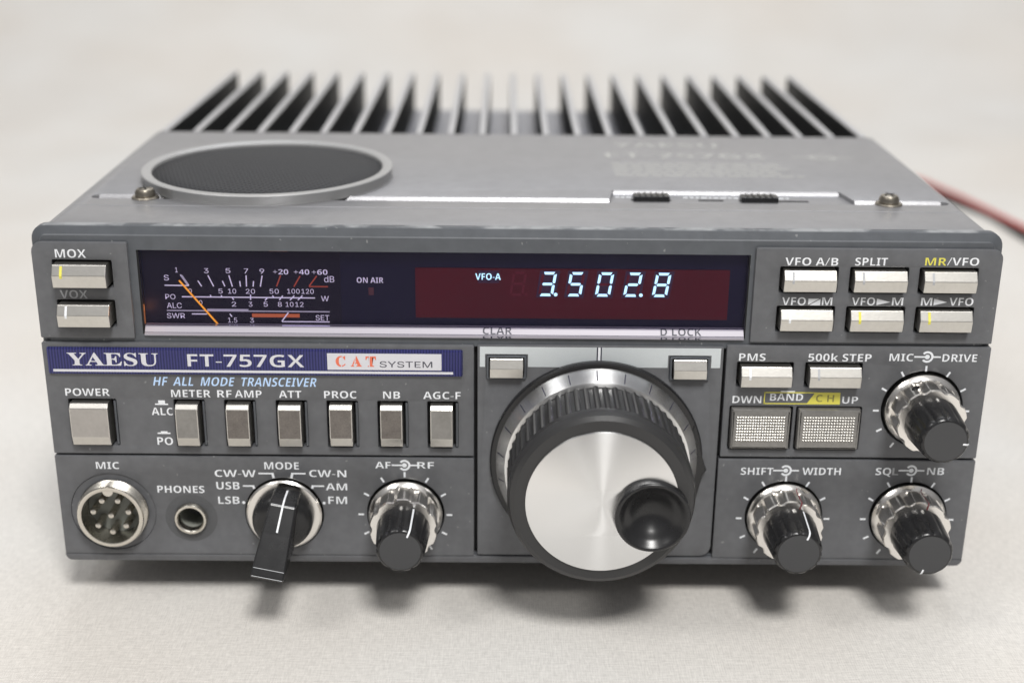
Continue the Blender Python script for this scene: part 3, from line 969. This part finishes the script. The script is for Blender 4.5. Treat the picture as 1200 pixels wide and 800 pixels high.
# ---- DWN and UP keys with a dotted field
for xa, xb in ((54.95, 69.3), (72.0, 87.1)):
    b = MB()
    b.plate(rrect(xa - 0.2, xb + 0.6, 34.1, 45.3, 0.3, 2), [], -1.3, 2.5, 0.7, M_BUTTON_DULL)
    key = b.build('band_key', radio, bevel=0.0)
    d = MB()
    nx, nz = 19, 9
    fx0, fx1, fz0, fz1 = xa + 1.1, xb - 0.8, 36.3, 43.4
    for i in range(nx):
        for j in range(nz):
            cx = fx0 + (fx1 - fx0) * (i + .5) / nx
            cz = fz0 + (fz1 - fz0) * (j + .5) / nz
            r = 0.27
            d.add([(cx - r, -1.32, cz - r), (cx + r, -1.32, cz - r), (cx + r, -1.32, cz + r), (cx - r, -1.32, cz + r), (cx, -1.62, cz)],
                  [(0, 1, 4), (1, 2, 4), (2, 3, 4), (3, 0, 4)], M_BUTTON)
    d.build('dotted_grip', key, smooth=0, recalc=False)

# ---- POWER and the six tall switches
def tall_button(x0, x1, y, m_face, power=False):
    b = MB()
    z0, z1 = TZ0, TZ1
    hz = 1.1
    b.prism([(3.0, z0 - 0.4), (3.0, z1), (y + 0.9, z1), (y, z1 - hz), (y, z0 + 2.4), (y + 0.7, z0)], x0, x1, M_BUTTON)
    o = b.build('power_button' if power else 'rocker_button', radio, smooth=0, bevel=0.15)
    if m_face:
        f = MB()
        f.box(x0 + 0.25, x1 - 0.25, y - 0.02, y + 0.3, z0 + 2.5, z1 - hz - 0.1, m_face)
        f.build('worn_face', o, smooth=0)
    return o
tall_button(*POWER, -2.6, M_BUTTON_POWER, True)
for i, (a, c) in enumerate(TALL):
    tall_button(a, c, -2.8 if i < 3 else -2.3, M_BUTTON_WORN if i in (1, 2, 3, 4) else M_BUTTON_DULL)
# light inner walls to the right of the tall switches
for k, c in enumerate([t[1] for t in TALL] + [POWER[1] + 0.2]):
    mb = MB()
    mb.box(c + 0.75, c + 1.25, 0.06, 2.2, TZ0 - 0.6, TZ1, M_FRAME)
    mb.build('switch_guide', radio, smooth=0)

# ---- concentric control knobs: fluted metal outer ring, black inner knob
def control_knob(x, z, inner_ang, outer_line=None, grub=None):
    root_mb = MB()
    fl = 10
    def rf(i, t, r):
        if i in (4, 5, 6, 7):
            return r - 0.62 * max(0.0, math.cos(fl * t) - 0.1)
        return r
    root_mb.lathe([(9.65, 2.0), (9.65, -0.9), (9.2, -1.5), (8.75, -1.9), (8.6, -2.0), (8.65, -7.6), (8.75, -8.5), (8.5, -8.95), (5.0, -9.0)], M_CHROME, x, z, 168, rf, cap0=False, cap1=False)
    o = root_mb.build('control_knob', radio, loc=(x, 0, z), smooth=28)
    b = MB()
    fl2 = 12
    def rf2(i, t, r):
        if i in (1, 2, 3):
            return r - 0.30 * max(0.0, math.cos(fl2 * t)) ** 2
        return r
    b.lathe([(6.9, -8.6), (6.85, -9.3), (6.2, -18.4), (5.95, -19.4), (5.5, -19.9), (5.12, -20.05)], M_BLACK, x, z, 96, rf2, cap0=False, cap1=False)
    b.lathe([(5.12, -20.05), (4.2, -20.12), (2.0, -20.15)], M_CAP, x, z, 48, cap0=False)
    b.build('knob_cap', o, loc=(x, 0, z), smooth=30)
    p = MB()
    t = math.radians(inner_ang)
    sx, cz = math.sin(t), math.cos(t)
    w = 0.24
    def pt(r, s, y): return (x + r * sx + s * cz, y, z + r * cz - s * sx)
    path = [(6.9, -9.4), (6.25, -18.4), (6.02, -19.4), (5.55, -19.95), (5.12, -20.1), (4.3, -20.18)]
    v = []
    for r, y in path:
        v += [pt(r, -w, y - 0.02), pt(r, w, y - 0.02)]
    p.add(v, [(2 * i, 2 * i + 1, 2 * i + 3, 2 * i + 2) for i in range(len(path) - 1)], M_WHITE)
    p.build('pointer_line', o, smooth=0, recalc=False)
    if outer_line is not None:
        t = math.radians(outer_line)
        sx, cz = math.sin(t), math.cos(t)
        q = MB(); v = []
        w = 0.15
        path = [(9.25, -1.5), (8.62, -1.95), (8.68, -7.6), (8.85, -8.6), (8.4, -9.02), (7.0, -9.05)]
        for r, y in path:
            v += [pt(r, -w, y - 0.03), pt(r, w, y - 0.03)]
        q.add(v, [(2 * i, 2 * i + 1, 2 * i + 3, 2 * i + 2) for i in range(len(path) - 1)], M_REDLINE)
        q.build('ring_mark', o, smooth=0, recalc=False)
    if grub is not None:
        t = math.radians(grub)
        g = MB()
        TG = Matrix.Rotation(-t, 4, 'Y')
        for r, yy in ((1.15, 0),):
            n = 20
            v = [(x + math.sin(t) * 8.62 + 1.1 * math.cos(2 * math.pi * k / n) * math.cos(t), -5.0 + 1.1 * math.sin(2 * math.pi * k / n), z + math.cos(t) * 8.62 - 1.1 * math.cos(2 * math.pi * k / n) * math.sin(t)) for k in range(n)]
            g.add(v, [tuple(range(n))], M_GAP)
        g.build('grub_screw', o, smooth=0, recalc=False)
    return o
control_knob(-28.65, 14.3, 24, None)
control_knob(70.45, 14.4, 24, 16)
control_knob(103.1, 14.4, 196, 14)
control_knob(103.3, 45.2, 98, None, grub=-26)

# ---- mode selector
mb = MB()
mx, mz = -60.4, 14.1
mb.lathe([(9.85, 2.0), (9.85, -0.6), (9.4, -1.0), (6.0, -1.15)], M_CHROME, mx, mz, 72, cap0=False)
mode = mb.build('mode_knob', radio, loc=(mx, 0, mz))
b = MB()
b.lathe([(7.9, -1.0), (7.9, -3.2), (7.6, -4.6), (6.6, -5.8), (4.5, -6.4), (2.0, -6.5)], M_BLACK, mx, mz, 64)
b.build('knob_base', mode, loc=(mx, 0, mz), smooth=50)
b = MB()
ang = math.radians(12)
def lp(s, t, y):   # along the lever (up), across, depth
    return (mx + s * math.sin(ang) + t * math.cos(ang), y, mz + s * math.cos(ang) - t * math.sin(ang))
rings = []
prof_f = [(9.0, -3.0, 3.3), (9.2, -9.5, 3.35), (8.4, -11.4, 3.4), (2.0, -15.4, 3.75), (-5.5, -20.3, 4.2), (-7.1, -21.3, 4.2), (-7.9, -20.8, 4.15), (-8.3, -14.0, 4.2), (-8.3, -3.0, 4.3)]
nv = len(prof_f)
v = [lp(s, -w, y) for s, y, w in prof_f] + [lp(s, w, y) for s, y, w in prof_f]
f = [tuple(range(nv)), tuple(range(2 * nv - 1, nv - 1, -1))] + [(i, (i + 1) % nv, nv + (i + 1) % nv, nv + i) for i in range(nv)]
b.add(v, f, M_BLACK)
lever = b.build('lever', mode, loc=(mx, 0, mz), smooth=0, bevel=0.45)
b = MB()
pp = [(9.05, -4.2), (9.25, -9.6), (8.42, -11.45), (2.6, -15.1)]
v = []
for s, y in pp:
    v += [lp(s, -0.24, y - 0.05), lp(s, 0.24, y - 0.05)]
v2 = [(x, y - 0.03, z + 0.02) for x, y, z in v]
b.add(v2, [(2 * i, 2 * i + 1, 2 * i + 3, 2 * i + 2) for i in range(len(pp) - 1)], M_WHITE)
for s, y, w in ((8.4, -11.4, 2.9), (-5.3, -20.2, 3.85), (-7.05, -21.3, 3.85)):  # pale strips painting the light caught on the lever's edges
    v = [lp(s + .06, -w, y - 0.03), lp(s + .06, w, y - 0.03), lp(s - .05, w, y - 0.12), lp(s - .05, -w, y - 0.12)]
    b.add(v, [(0, 1, 2, 3)], M_PALEPRINT)
b.build('pointer_line', mode, smooth=0, recalc=False)

# ---- main tuning knob
kx, kz = 20.7, 30.35
mb = MB()
mb.lathe([(27.35, 1.0), (27.35, -1.1), (27.0, -1.6), (26.2, -1.7)], M_BLACK, kx, kz, 128, cap0=False, cap1=True)
tune = mb.build('tuning_knob', radio, loc=(kx, 0, kz))
b = MB()
b.plate([(45.4, 41.0), (48.7, 29.5), (49.2, 28.4), (48.3, 27.0), (46.6, 19.0), (44.0, 24.0), (44.0, 38.0)], [], -1.9, 0.2, 0.4, M_BLACK)
b.build('drag_tab', tune)
b = MB()
b.lathe([(25.9, -1.6), (25.75, -2.2), (23.6, -5.6), (23.0, -5.8), (20.0, -5.8)], M_TURNED, kx, kz, 160, cap0=False)
skirt = b.build('dial_skirt', tune, loc=(kx, 0, kz), smooth=20)
b = MB()
for k in range(22):
    t = math.radians(k * 360 / 22 - 1.5)
    sx, cz = math.sin(t), math.cos(t)
    L = (25.55, 23.95)
    ys = [-2.2 - (25.75 - r) * (3.4 / 2.15) - 0.04 for r in L]
    w = 0.14
    b.add([(kx + L[0] * sx - w * cz, ys[0], kz + L[0] * cz + w * sx), (kx + L[0] * sx + w * cz, ys[0], kz + L[0] * cz - w * sx),
           (kx + L[1] * sx + w * cz, ys[1], kz + L[1] * cz - w * sx), (kx + L[1] * sx - w * cz, ys[1], kz + L[1] * cz + w * sx)], [(0, 1, 2, 3)], M_DARKPRINT)
b.build('dial_marks', tune, smooth=0, recalc=False)
# knurled rubber grip: rows of small studs
b = MB()
NK = 58
seg = NK * 6
ROW = 12
prof = [(22.9, -5.6)] + [(23.0, -5.9 - i * (13.6 / (ROW * 2))) for i in range(ROW * 2 + 1)] + [(22.85, -19.7), (22.95, -20.0), (22.9, -21.9), (22.3, -23.0), (21.2, -23.7), (18.7, -24.0), (18.6, -23.9)]
def rk(i, t, r):
    if 1 <= i <= ROW * 2 + 1:
        a = max(0.0, math.cos(NK * t)) ** 0.6
        bb = 1.0 if (i + int(round(NK * t / (2 * math.pi)))) % 2 == 0 else 0.15
        return r - 0.7 + 0.7 * a * bb
    return r
b.lathe(prof, M_RUBBER, kx, kz, seg, rk, cap0=False, cap1=False)
b.build('rubber_grip', tune, loc=(kx, 0, kz), smooth=25)
b = MB()
dx, dz = 32.9, 27.45
b.plate(circ(kx, kz, 18.6, 160), [circ(dx, dz, 5.6, 64)], -24.5, -23.5, 0.25, M_TURNED)
b.build('face_disc', tune, loc=(kx, 0, kz), smooth=30)
b = MB()
b.lathe([(9.15, -23.5), (9.22, -26.0), (9.12, -26.5), (8.85, -26.8), (8.5, -26.85), (8.2, -26.65), (7.6, -26.05), (7.0, -25.45), (6.4, -24.95), (5.75, -24.6), (4.9, -23.9), (3.9, -23.15), (2.9, -22.55), (1.9, -22.12), (0.9, -21.9), (0.02, -21.8)], M_BLACK, dx, dz, 96, cap0=False)
b.build('finger_dimple', tune, loc=(dx, 0, dz), smooth=60)

# ---- microphone socket
mb = MB()
ux, uz = -105.1, 14.3
mb.lathe([(11.0, 2.6), (10.95, 0.35), (9.1, 0.45), (9.1, 2.0)], M_PANEL, ux, uz, 72, cap0=False, cap1=False)
mic = mb.build('microphone_socket', radio, loc=(ux, 0, uz))
b = MB()
pr = [(9.0, 1.4), (9.0, 0.4)]
for i in range(5):
    pr += [(8.85, 0.2 - i * 0.62), (8.5, -0.1 - i * 0.62)]
pr += [(8.7, -2.9), (8.5, -3.3), (8.0, -3.4), (7.5, -3.2), (7.4, 5.0)]
b.lathe(pr, M_NICKEL, ux, uz, 96, cap0=False, cap1=False)
b.lathe([(1.35, 3.0), (1.35, -3.2)], M_NICKEL, ux, uz + 7.4, 20)     # key rib at the top
b.build('threaded_shell', mic, loc=(ux, 0, uz), smooth=35)
b = MB()
b.lathe([(7.38, 4.6), (7.35, 3.2), (0.1, 3.2)], M_INSUL, ux, uz, 48, cap0=False)
b.build('insulator', mic, loc=(ux, 0, uz))
pin = MB()
pin.lathe([(0.95, 4.5), (0.95, -1.6), (0.7, -2.3), (0.25, -2.5)], M_NICKEL, 0, 0, 16)
pin0 = pin.build('pin', mic, smooth=40)
pin_pos = [(0, 0)] + [(4.7 * math.cos(math.radians(a)), 4.7 * math.sin(math.radians(a))) for a in (64, 116, 167, 219, 270, 321, 13)]
for i, (a, c) in enumerate(pin_pos):
    o = pin0 if i == 0 else pin0.copy()
    if i: COL.objects.link(o); o.parent = mic
    o.location = Vector((a, 0, c)) * S

# ---- headphone jack
mb = MB()
hx, hz = -84.85, 12.7
mb.lathe([(4.3, 2.0), (4.3, -0.9), (4.05, -1.3), (3.55, -1.35), (3.3, -1.0), (3.2, 1.0)], M_NICKEL, hx, hz, 48, cap0=False, cap1=False)
jack = mb.build('headphone_jack', radio, loc=(hx, 0, hz))
b = MB()
b.lathe([(3.22, 0.9), (3.22, 9.0)], M_INSUL, hx, hz, 32, cap0=False, cap1=False)
b.lathe([(3.22, 9.0), (0.1, 9.05)], M_GAP, hx, hz, 32, cap0=False)
b.build('jack_bore', jack, loc=(hx, 0, hz))
b = MB()
b.ring(hx, hz, 4.35, 6.8, 0, 360, -0.02, M_WASHER, 48)
b.build('jack_washer', jack, loc=(hx, 0, hz), recalc=False)

# ------------------------------------------------------------------ cabinet: top cover, sides, heatsink, feet
ZT = 89.7
YB = 122.5
mb = MB()
# groove outlines on the cover (x, y)
gl = rrect(-113.8, 25.3, 34.2, 38.6, seg=4, radii=(2.1, 0.3, 0.3, 2.1))
sw = [(25.9, 34.4), (89.2, 34.4), (89.2, 36.5), (91.6, 48.4), (25.2, 48.4), (24.9, 45.0)]
gr = rrect(90.3, 115.8, 34.8, 39.0, seg=4, radii=(0.3, 2.1, 2.1, 0.3))
groove = [(-113.8 + 2.1, 34.2)]
# one continuous channel outline, anticlockwise
chan = []
for k in range(7):
    a = math.radians(90 + 180 * k / 6); chan.append((-111.7 + 2.2 * math.cos(a), 36.4 + 2.2 * math.sin(a)))
chan += [(86.6, 34.2), (87.2, 34.3)]
for k in range(7):
    a = math.radians(-90 + 180 * k / 6); chan.append((113.7 + 2.2 * math.cos(a), 36.4 + 2.2 * math.sin(a)))
chan += [(91.0, 38.6), (89.3, 47.6), (88.6, 48.3), (27.0, 48.3), (26.3, 47.8), (25.0, 38.6)]
top_outline = [(-116.2, 4.2), (116.2, 4.2), (116.2, YB), (-116.2, YB)]
mb.plate(top_outline, [chan], -ZT, -ZT + 1.25, 0.12, M_COVER, T=TOP)
mb.plate(inset(ccw(top_outline), 0.3), [], -ZT + 1.15, -ZT + 2.5, 0.0, M_COVER, T=TOP)
for sg in (-1, 1):                                              # rounded long edges
    n_ = 6
    arc = [(sg * (116.1 + 2.4 * math.sin(math.radians(15 * k))), ZT - 2.4 + 2.4 * math.cos(math.radians(15 * k))) for k in range(n_ + 1)] + [(sg * 118.5, ZT - 4.0), (sg * 116.1, ZT - 4.0)]
    v_ = [(x, 4.2, z) for x, z in arc] + [(x, YB, z) for x, z in arc]
    L_ = len(arc)
    mb.add(v_, [tuple(range(L_)), tuple(range(2 * L_ - 1, L_ - 1, -1))] + [(i, (i + 1) % L_, L_ + (i + 1) % L_, L_ + i) for i in range(L_)], M_COVER)
# bright sloped rear walls of the pressed channel and of the switch recess
def wedge(x0, x1, y, h=1.15, run=0.8):
    mb.prism([(y + 0.3, ZT - h), (y + 0.3, ZT - 0.05), (y, ZT - 0.03), (y - run * 0.25, ZT - 0.22 * h), (y - run * 0.8, ZT - 0.85 * h), (y - run * 1.4, ZT - h)], x0, x1, M_COVER)
wedge(-112.5, 24.8, 38.6)
wedge(26.6, 89.0, 48.3, 1.15, 1.0)
wedge(91.2, 114.4, 38.6)
# raised crease line ahead of the channel
mb.prism([(26.9, ZT - 0.1), (27.1, ZT + 0.07), (27.5, ZT + 0.07), (27.7, ZT - 0.1)], -116.0, 116.0, M_COVER)
cover = mb.build('top_cover', radio, smooth=35)
mb = MB()
mb.box(-118.3, 118.3, 8.0, YB, 1.0, ZT - 2.4, M_COVER, 0.5)
mb.build('cabinet', radio)

def t_top(b):
    w = -ZT - 0.02
    M_TP = M_TOPPRINT
    put_text(b, 'YAESU', 30.5, 64.0, 105.0, 6.0, w, M_TP, T=TOP)
    put_text(b, 'FT-757GX', 27.5, 77.0, 89.5, 6.5, w, M_TP, T=TOP)
    b.ring(94.0, 91.5, 3.2, 4.2, 0, 360, w, M_TP, T=TOP)
    b.line(84, 91.5, 104.0, 91.5, 1.0, w - 0.004, M_TP, T=TOP)
    rr = random.Random(3)
    for k in range(6):                                         # block of small print, too small to read
        y = 81.0 - k * 3.1
        x = 28.5
        while x < (76 if k < 5 else 84):
            L = rr.uniform(2.0, 5.5)
            b.flat([(x, y), (x + L, y), (x + L, y + 1.4), (x, y + 1.4)], w, M_TP, T=TOP)
            x += L + rr.uniform(0.6, 1.1)
M_TOPPRINT = mat("cover_print", (0.36, 0.36, 0.345), 0.5)
lettering(cover, t_top)

# slide switches in the recess
def slide(x0, x1, slot0, slot1, y, raised):
    b = MB()
    b.flat([(slot0, y - 0.5), (slot1, y - 0.5), (slot1, y + 0.9), (slot0, y + 0.9)], -(ZT - 1.25) - 0.03 - 0.1, M_GAP, T=TOP)
    o = b.build('slide_switch', radio, smooth=0, recalc=False)
    if raised:
        c = MB()
        c.plate(rrect(x0, x1, y - 1.6, y + 2.6, 0.3, 2), [], -(ZT + 0.35), -(ZT - 1.1), 0.3, M_BLACK, T=TOP)
        for i in range(5):
            xx = x0 + (x1 - x0) * (i + 1) / 6
            c.plate(rrect(xx - 0.25, xx + 0.25, y - 1.3, y + 2.3, 0.1, 1), [], -(ZT + 0.6), -(ZT + 0.3), 0.1, M_BLACK, T=TOP)
        c.build('slider', o)
    return o
slide(31.6, 41.4, 31.0, 42.0, 41.5, True)
slide(0, 0, 49.4, 56.2, 41.5, False)
slide(60.8, 70.9, 60.5, 79.4, 41.2, True)
def t_sw(b):
    rr = random.Random(9)
    for x0, x1 in ((45.6, 60.0), (63.0, 74.0), (27.0, 31.0)):
        x = x0
        while x < x1:
            L = rr.uniform(0.8, 1.8)
            b.flat([(x, 44.0), (x + L, 44.0), (x + L, 45.0), (x, 45.0)], -(ZT - 1.25) - 0.16, M_WHITE, T=TOP)
            x += L + 0.5
lettering(cover, t_sw, 'switch_lettering')

# cover screws
def cover_screw(x, y):
    b = MB()
    z0 = ZT - 1.1
    b.lathe([(3.6, -z0), (3.6, -(z0 + 1.3)), (3.3, -(z0 + 1.6)), (2.7, -(z0 + 1.6))], M_SCREW, x, y, 32, T=TOP, cap0=False)
    o = b.build('cover_screw', radio, loc=(x, y, z0))
    c = MB()
    c.lathe([(2.6, -(z0 + 1.6)), (2.7, -(z0 + 2.6)), (2.2, -(z0 + 3.5)), (1.1, -(z0 + 3.85)), (0.3, -(z0 + 3.9))], M_SCREW, x, y, 32, T=TOP, cap0=False)
    for r in (0, 90):
        t = math.radians(r + 25)
        dx_, dy_ = 1.6 * math.cos(t), 1.6 * math.sin(t)
        c.line(x - dx_, y - dy_, x + dx_, y + dy_, 0.5, -(z0 + 3.93) - 0.005 * (r > 0), M_GAP, T=TOP)
    c.build('screw_head', o, loc=(x, y, z0), smooth=40)
cover_screw(-99.3, 35.3)
cover_screw(99.4, 35.0)

# speaker
sx_, sy_ = -70.75, 61.9
mb = MB()
mb.lathe([(34.7, -ZT + 0.2), (34.7, -ZT - 0.1), (34.9, -ZT - 1.0), (35.2, -ZT - 2.3), (35.3, -ZT - 2.6), (35.05, -ZT - 2.85), (33.0, -ZT - 2.85), (32.4, -ZT - 2.5), (32.2, -ZT - 1.5)], M_RIM, sx_, sy_, 128, T=TOP, cap0=False, cap1=False)
spk = mb.build('speaker', radio, loc=(sx_, sy_, ZT), smooth=40)
b = MB()
b.lathe([(32.35, -ZT - 1.7)] + [(32.3 * q, -ZT - 1.8 - 1.5 * (1 - q * q)) for q in (1.0, 0.8, 0.6, 0.4, 0.2, 0.01)], M_MESH, sx_, sy_, 96, T=TOP, cap0=True)
b.build('speaker_grille', spk, loc=(sx_, sy_, ZT), smooth=60)

# heatsink
YE = 246.0
mb = MB()
mb.box(-116.5, 116.0, YB + 0.1, YE, 4.0, 74.3, M_FIN, 0.4)
mb.box(-116.1, 115.6, YB + 0.5, YE - 0.4, 74.25, 74.6, mat("heatsink_floor", (0.34, 0.35, 0.39), 0.35, 0.5))
hs = mb.build('heatsink', radio)
fin_mb = MB()
fin_mb.plate([(-1.15, 0), (1.15, 0), (1.15, 15.2), (-1.15, 15.2)], [], YB - YE, 0.0, 0.0, M_FIN)
# top edge in a lighter colour, painting its reflection of the backdrop
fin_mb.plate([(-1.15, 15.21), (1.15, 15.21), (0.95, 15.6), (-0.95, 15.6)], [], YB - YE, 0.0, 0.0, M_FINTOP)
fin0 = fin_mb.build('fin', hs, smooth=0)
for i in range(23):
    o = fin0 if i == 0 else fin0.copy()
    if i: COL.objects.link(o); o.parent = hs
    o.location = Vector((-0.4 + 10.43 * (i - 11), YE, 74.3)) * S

# rubber feet
ft = MB()
ft.lathe([(8.5, 0.5), (8.5, 8.5), (8.0, 10.6), (7.2, FH)], M_RUBBER, 0, 0, 40, T=TOP, cap0=False)
foot0 = ft.build('foot', radio, smooth=40)
for i, (x, y) in enumerate(((-92, 34), (92, 34), (-92, 205), (92, 205))):
    o = foot0 if i == 0 else foot0.copy()
    if i: COL.objects.link(o); o.parent = radio
    o.location = Vector((x, y, 0.6)) * S

# ------------------------------------------------------------------ red supply cable lying on the cloth behind, to the right
def tube(pts, r, m, name, seg=14):
    P = [Vector(p) for p in pts]
    # Catmull-Rom samples
    Q = []
    for i in range(len(P) - 1):
        p0, p1, p2, p3 = P[max(i - 1, 0)], P[i], P[i + 1], P[min(i + 2, len(P) - 1)]
        for k in range(12):
            t = k / 12
            Q.append(0.5 * ((2 * p1) + (p2 - p0) * t + (2 * p0 - 5 * p1 + 4 * p2 - p3) * t * t + (3 * p1 - p0 - 3 * p2 + p3) * t ** 3))
    Q.append(P[-1])
    b = MB(); v, f = [], []
    for i, q in enumerate(Q):
        d = (Q[min(i + 1, len(Q) - 1)] - Q[max(i - 1, 0)]).normalized()
        s = d.cross(Vector((0, 0, 1))).normalized(); u = s.cross(d)
        for k in range(seg):
            a = 2 * math.pi * k / seg
            v.append(tuple(q + s * r * math.cos(a) + u * r * math.sin(a)))
    for i in range(len(Q) - 1):
        for k in range(seg):
            j = (k + 1) % seg
            f.append((i * seg + k, i * seg + j, (i + 1) * seg + j, (i + 1) * seg + k))
    f += [tuple(range(seg)), tuple(range((len(Q) - 1) * seg, len(Q) * seg))]
    b.add(v, f, m)
    return b
cb = tube([(60, 252, 45), (75, 300, 36), (130, 400, 8), (190, 470, 3.2), (235, 480, 3.2), (252, 440, 3.2), (262, 395, 3.2), (272, 345, 3.2), (285, 280, 3.2), (310, 215, 3.2)], 2.5, M_CABLE, 'c')
cable = cb.build('power_cable', None, loc=(60, 252, 45), smooth=60)
cable['label'] = 'red supply cable with a black wire, lying on the cloth beside the radio'
cable['category'] = 'cable'
cb = tube([(60, 250, 38), (70, 300, 28), (126, 395, 8), (188, 462, 3.0), (231, 472, 3.0), (246.5, 438, 3.0), (256.5, 393, 3.0), (266.5, 343, 3.0), (279.5, 278, 3.0), (304, 212, 3.0)], 2.8, M_CABLEBLACK, 'c')
w2 = cb.build('black_wire', cable, smooth=60)
w2.location = -Vector((60, 252, 45)) * S
w2.location = Vector((0, 0, 0)) - Vector(cable.location)

# ------------------------------------------------------------------ linen cloth: under the set, rising into a backdrop behind it
def cloth():
    NX, NY = 240, 190
    x0, x1 = -1.7, 1.7
    prof_len = 2.7
    verts, faces, uvs = [], [], []
    rr = random.Random(5)
    waves = [(rr.uniform(-12, 12), rr.uniform(-14, 14), rr.uniform(0, 6.28), rr.uniform(0.25, 1.0)) for _ in range(14)]
    for j in range(NY + 1):
        s = -0.75 + prof_len * j / NY
        R, yc = 0.45, 0.62
        if s <= yc:
            py, pz, ny, nz = s, 0.0, 0.0, 1.0
        else:
            a = (s - yc) / R
            if a < math.radians(62):
                py, pz = yc + R * math.sin(a), R * (1 - math.cos(a))
                ny, nz = -math.sin(a), math.cos(a)
            else:
                a0 = math.radians(62); e = (s - yc) - R * a0
                py, pz = yc + R * math.sin(a0) + e * math.cos(a0), R * (1 - math.cos(a0)) + e * math.sin(a0)
                ny, nz = -math.sin(a0), math.cos(a0)
        for i in range(NX + 1):
            x = x0 + (x1 - x0) * i / NX
            h = sum(A * math.sin(kx_ * x + ky_ * s + ph) for kx_, ky_, ph, A in waves) * 0.00042
            h += 0.00022 * math.sin(61 * x + 23 * s + 1.0) * math.sin(44 * s - 31 * x + 0.4) + 0.00016 * math.sin(97 * x - 52 * s) * math.sin(71 * s + 38 * x)
            if s > 0.3:
                h += min(1.0, (s - 0.3) / 0.3) * (0.0032 * math.sin(9 * x + 5 * s + 0.7) + 0.0022 * math.sin(17 * x - 7 * s) + 0.0016 * math.sin(13 * s + 21 * x))
            # a few long soft creases, flat where the set stands
            for (cx, cy, dx_, dy_, wd, amp) in ((0.05, -0.12, 1.0, 0.55, 0.016, 0.0016), (0.16, -0.10, 1.0, 0.9, 0.013, 0.0014), (-0.14, -0.13, 1.0, -0.35, 0.018, 0.0012), (0.3, 0.4, 1.0, 0.3, 0.03, 0.003), (-0.35, 0.5, 0.4, 1.0, 0.03, 0.003)):
                L = math.hypot(dx_, dy_)
                dist = ((x - cx) * -dy_ + (s - cy) * dx_) / L
                along = ((x - cx) * dx_ + (s - cy) * dy_) / L
                h += amp * math.exp(-(dist / wd) ** 2) * math.exp(-(along / 0.12) ** 2)
            k = 1.0
            if -0.16 < x < 0.16 and -0.02 < s < 0.27: k = 0.15
            h *= k
            verts.append((x, py + ny * h, pz + nz * h - 0.0004))
            uvs.append((x, s))
    for j in range(NY):
        for i in range(NX):
            a = j * (NX + 1) + i
            faces.append((a, a + 1, a + NX + 2, a + NX + 1))
    me = bpy.data.meshes.new('table_cloth')
    me.from_pydata(verts, [], faces)
    uvl = me.uv_layers.new(name='UVMap')
    for lp_ in me.loops:
        uvl.data[lp_.index].uv = uvs[lp_.vertex_index]
    me.materials.append(M_CLOTH)
    me.polygons.foreach_set('use_smooth', [True] * len(me.polygons))
    o = bpy.data.objects.new('table_cloth', me)
    COL.objects.link(o)
    o['kind'] = 'structure'
    return o
cloth()
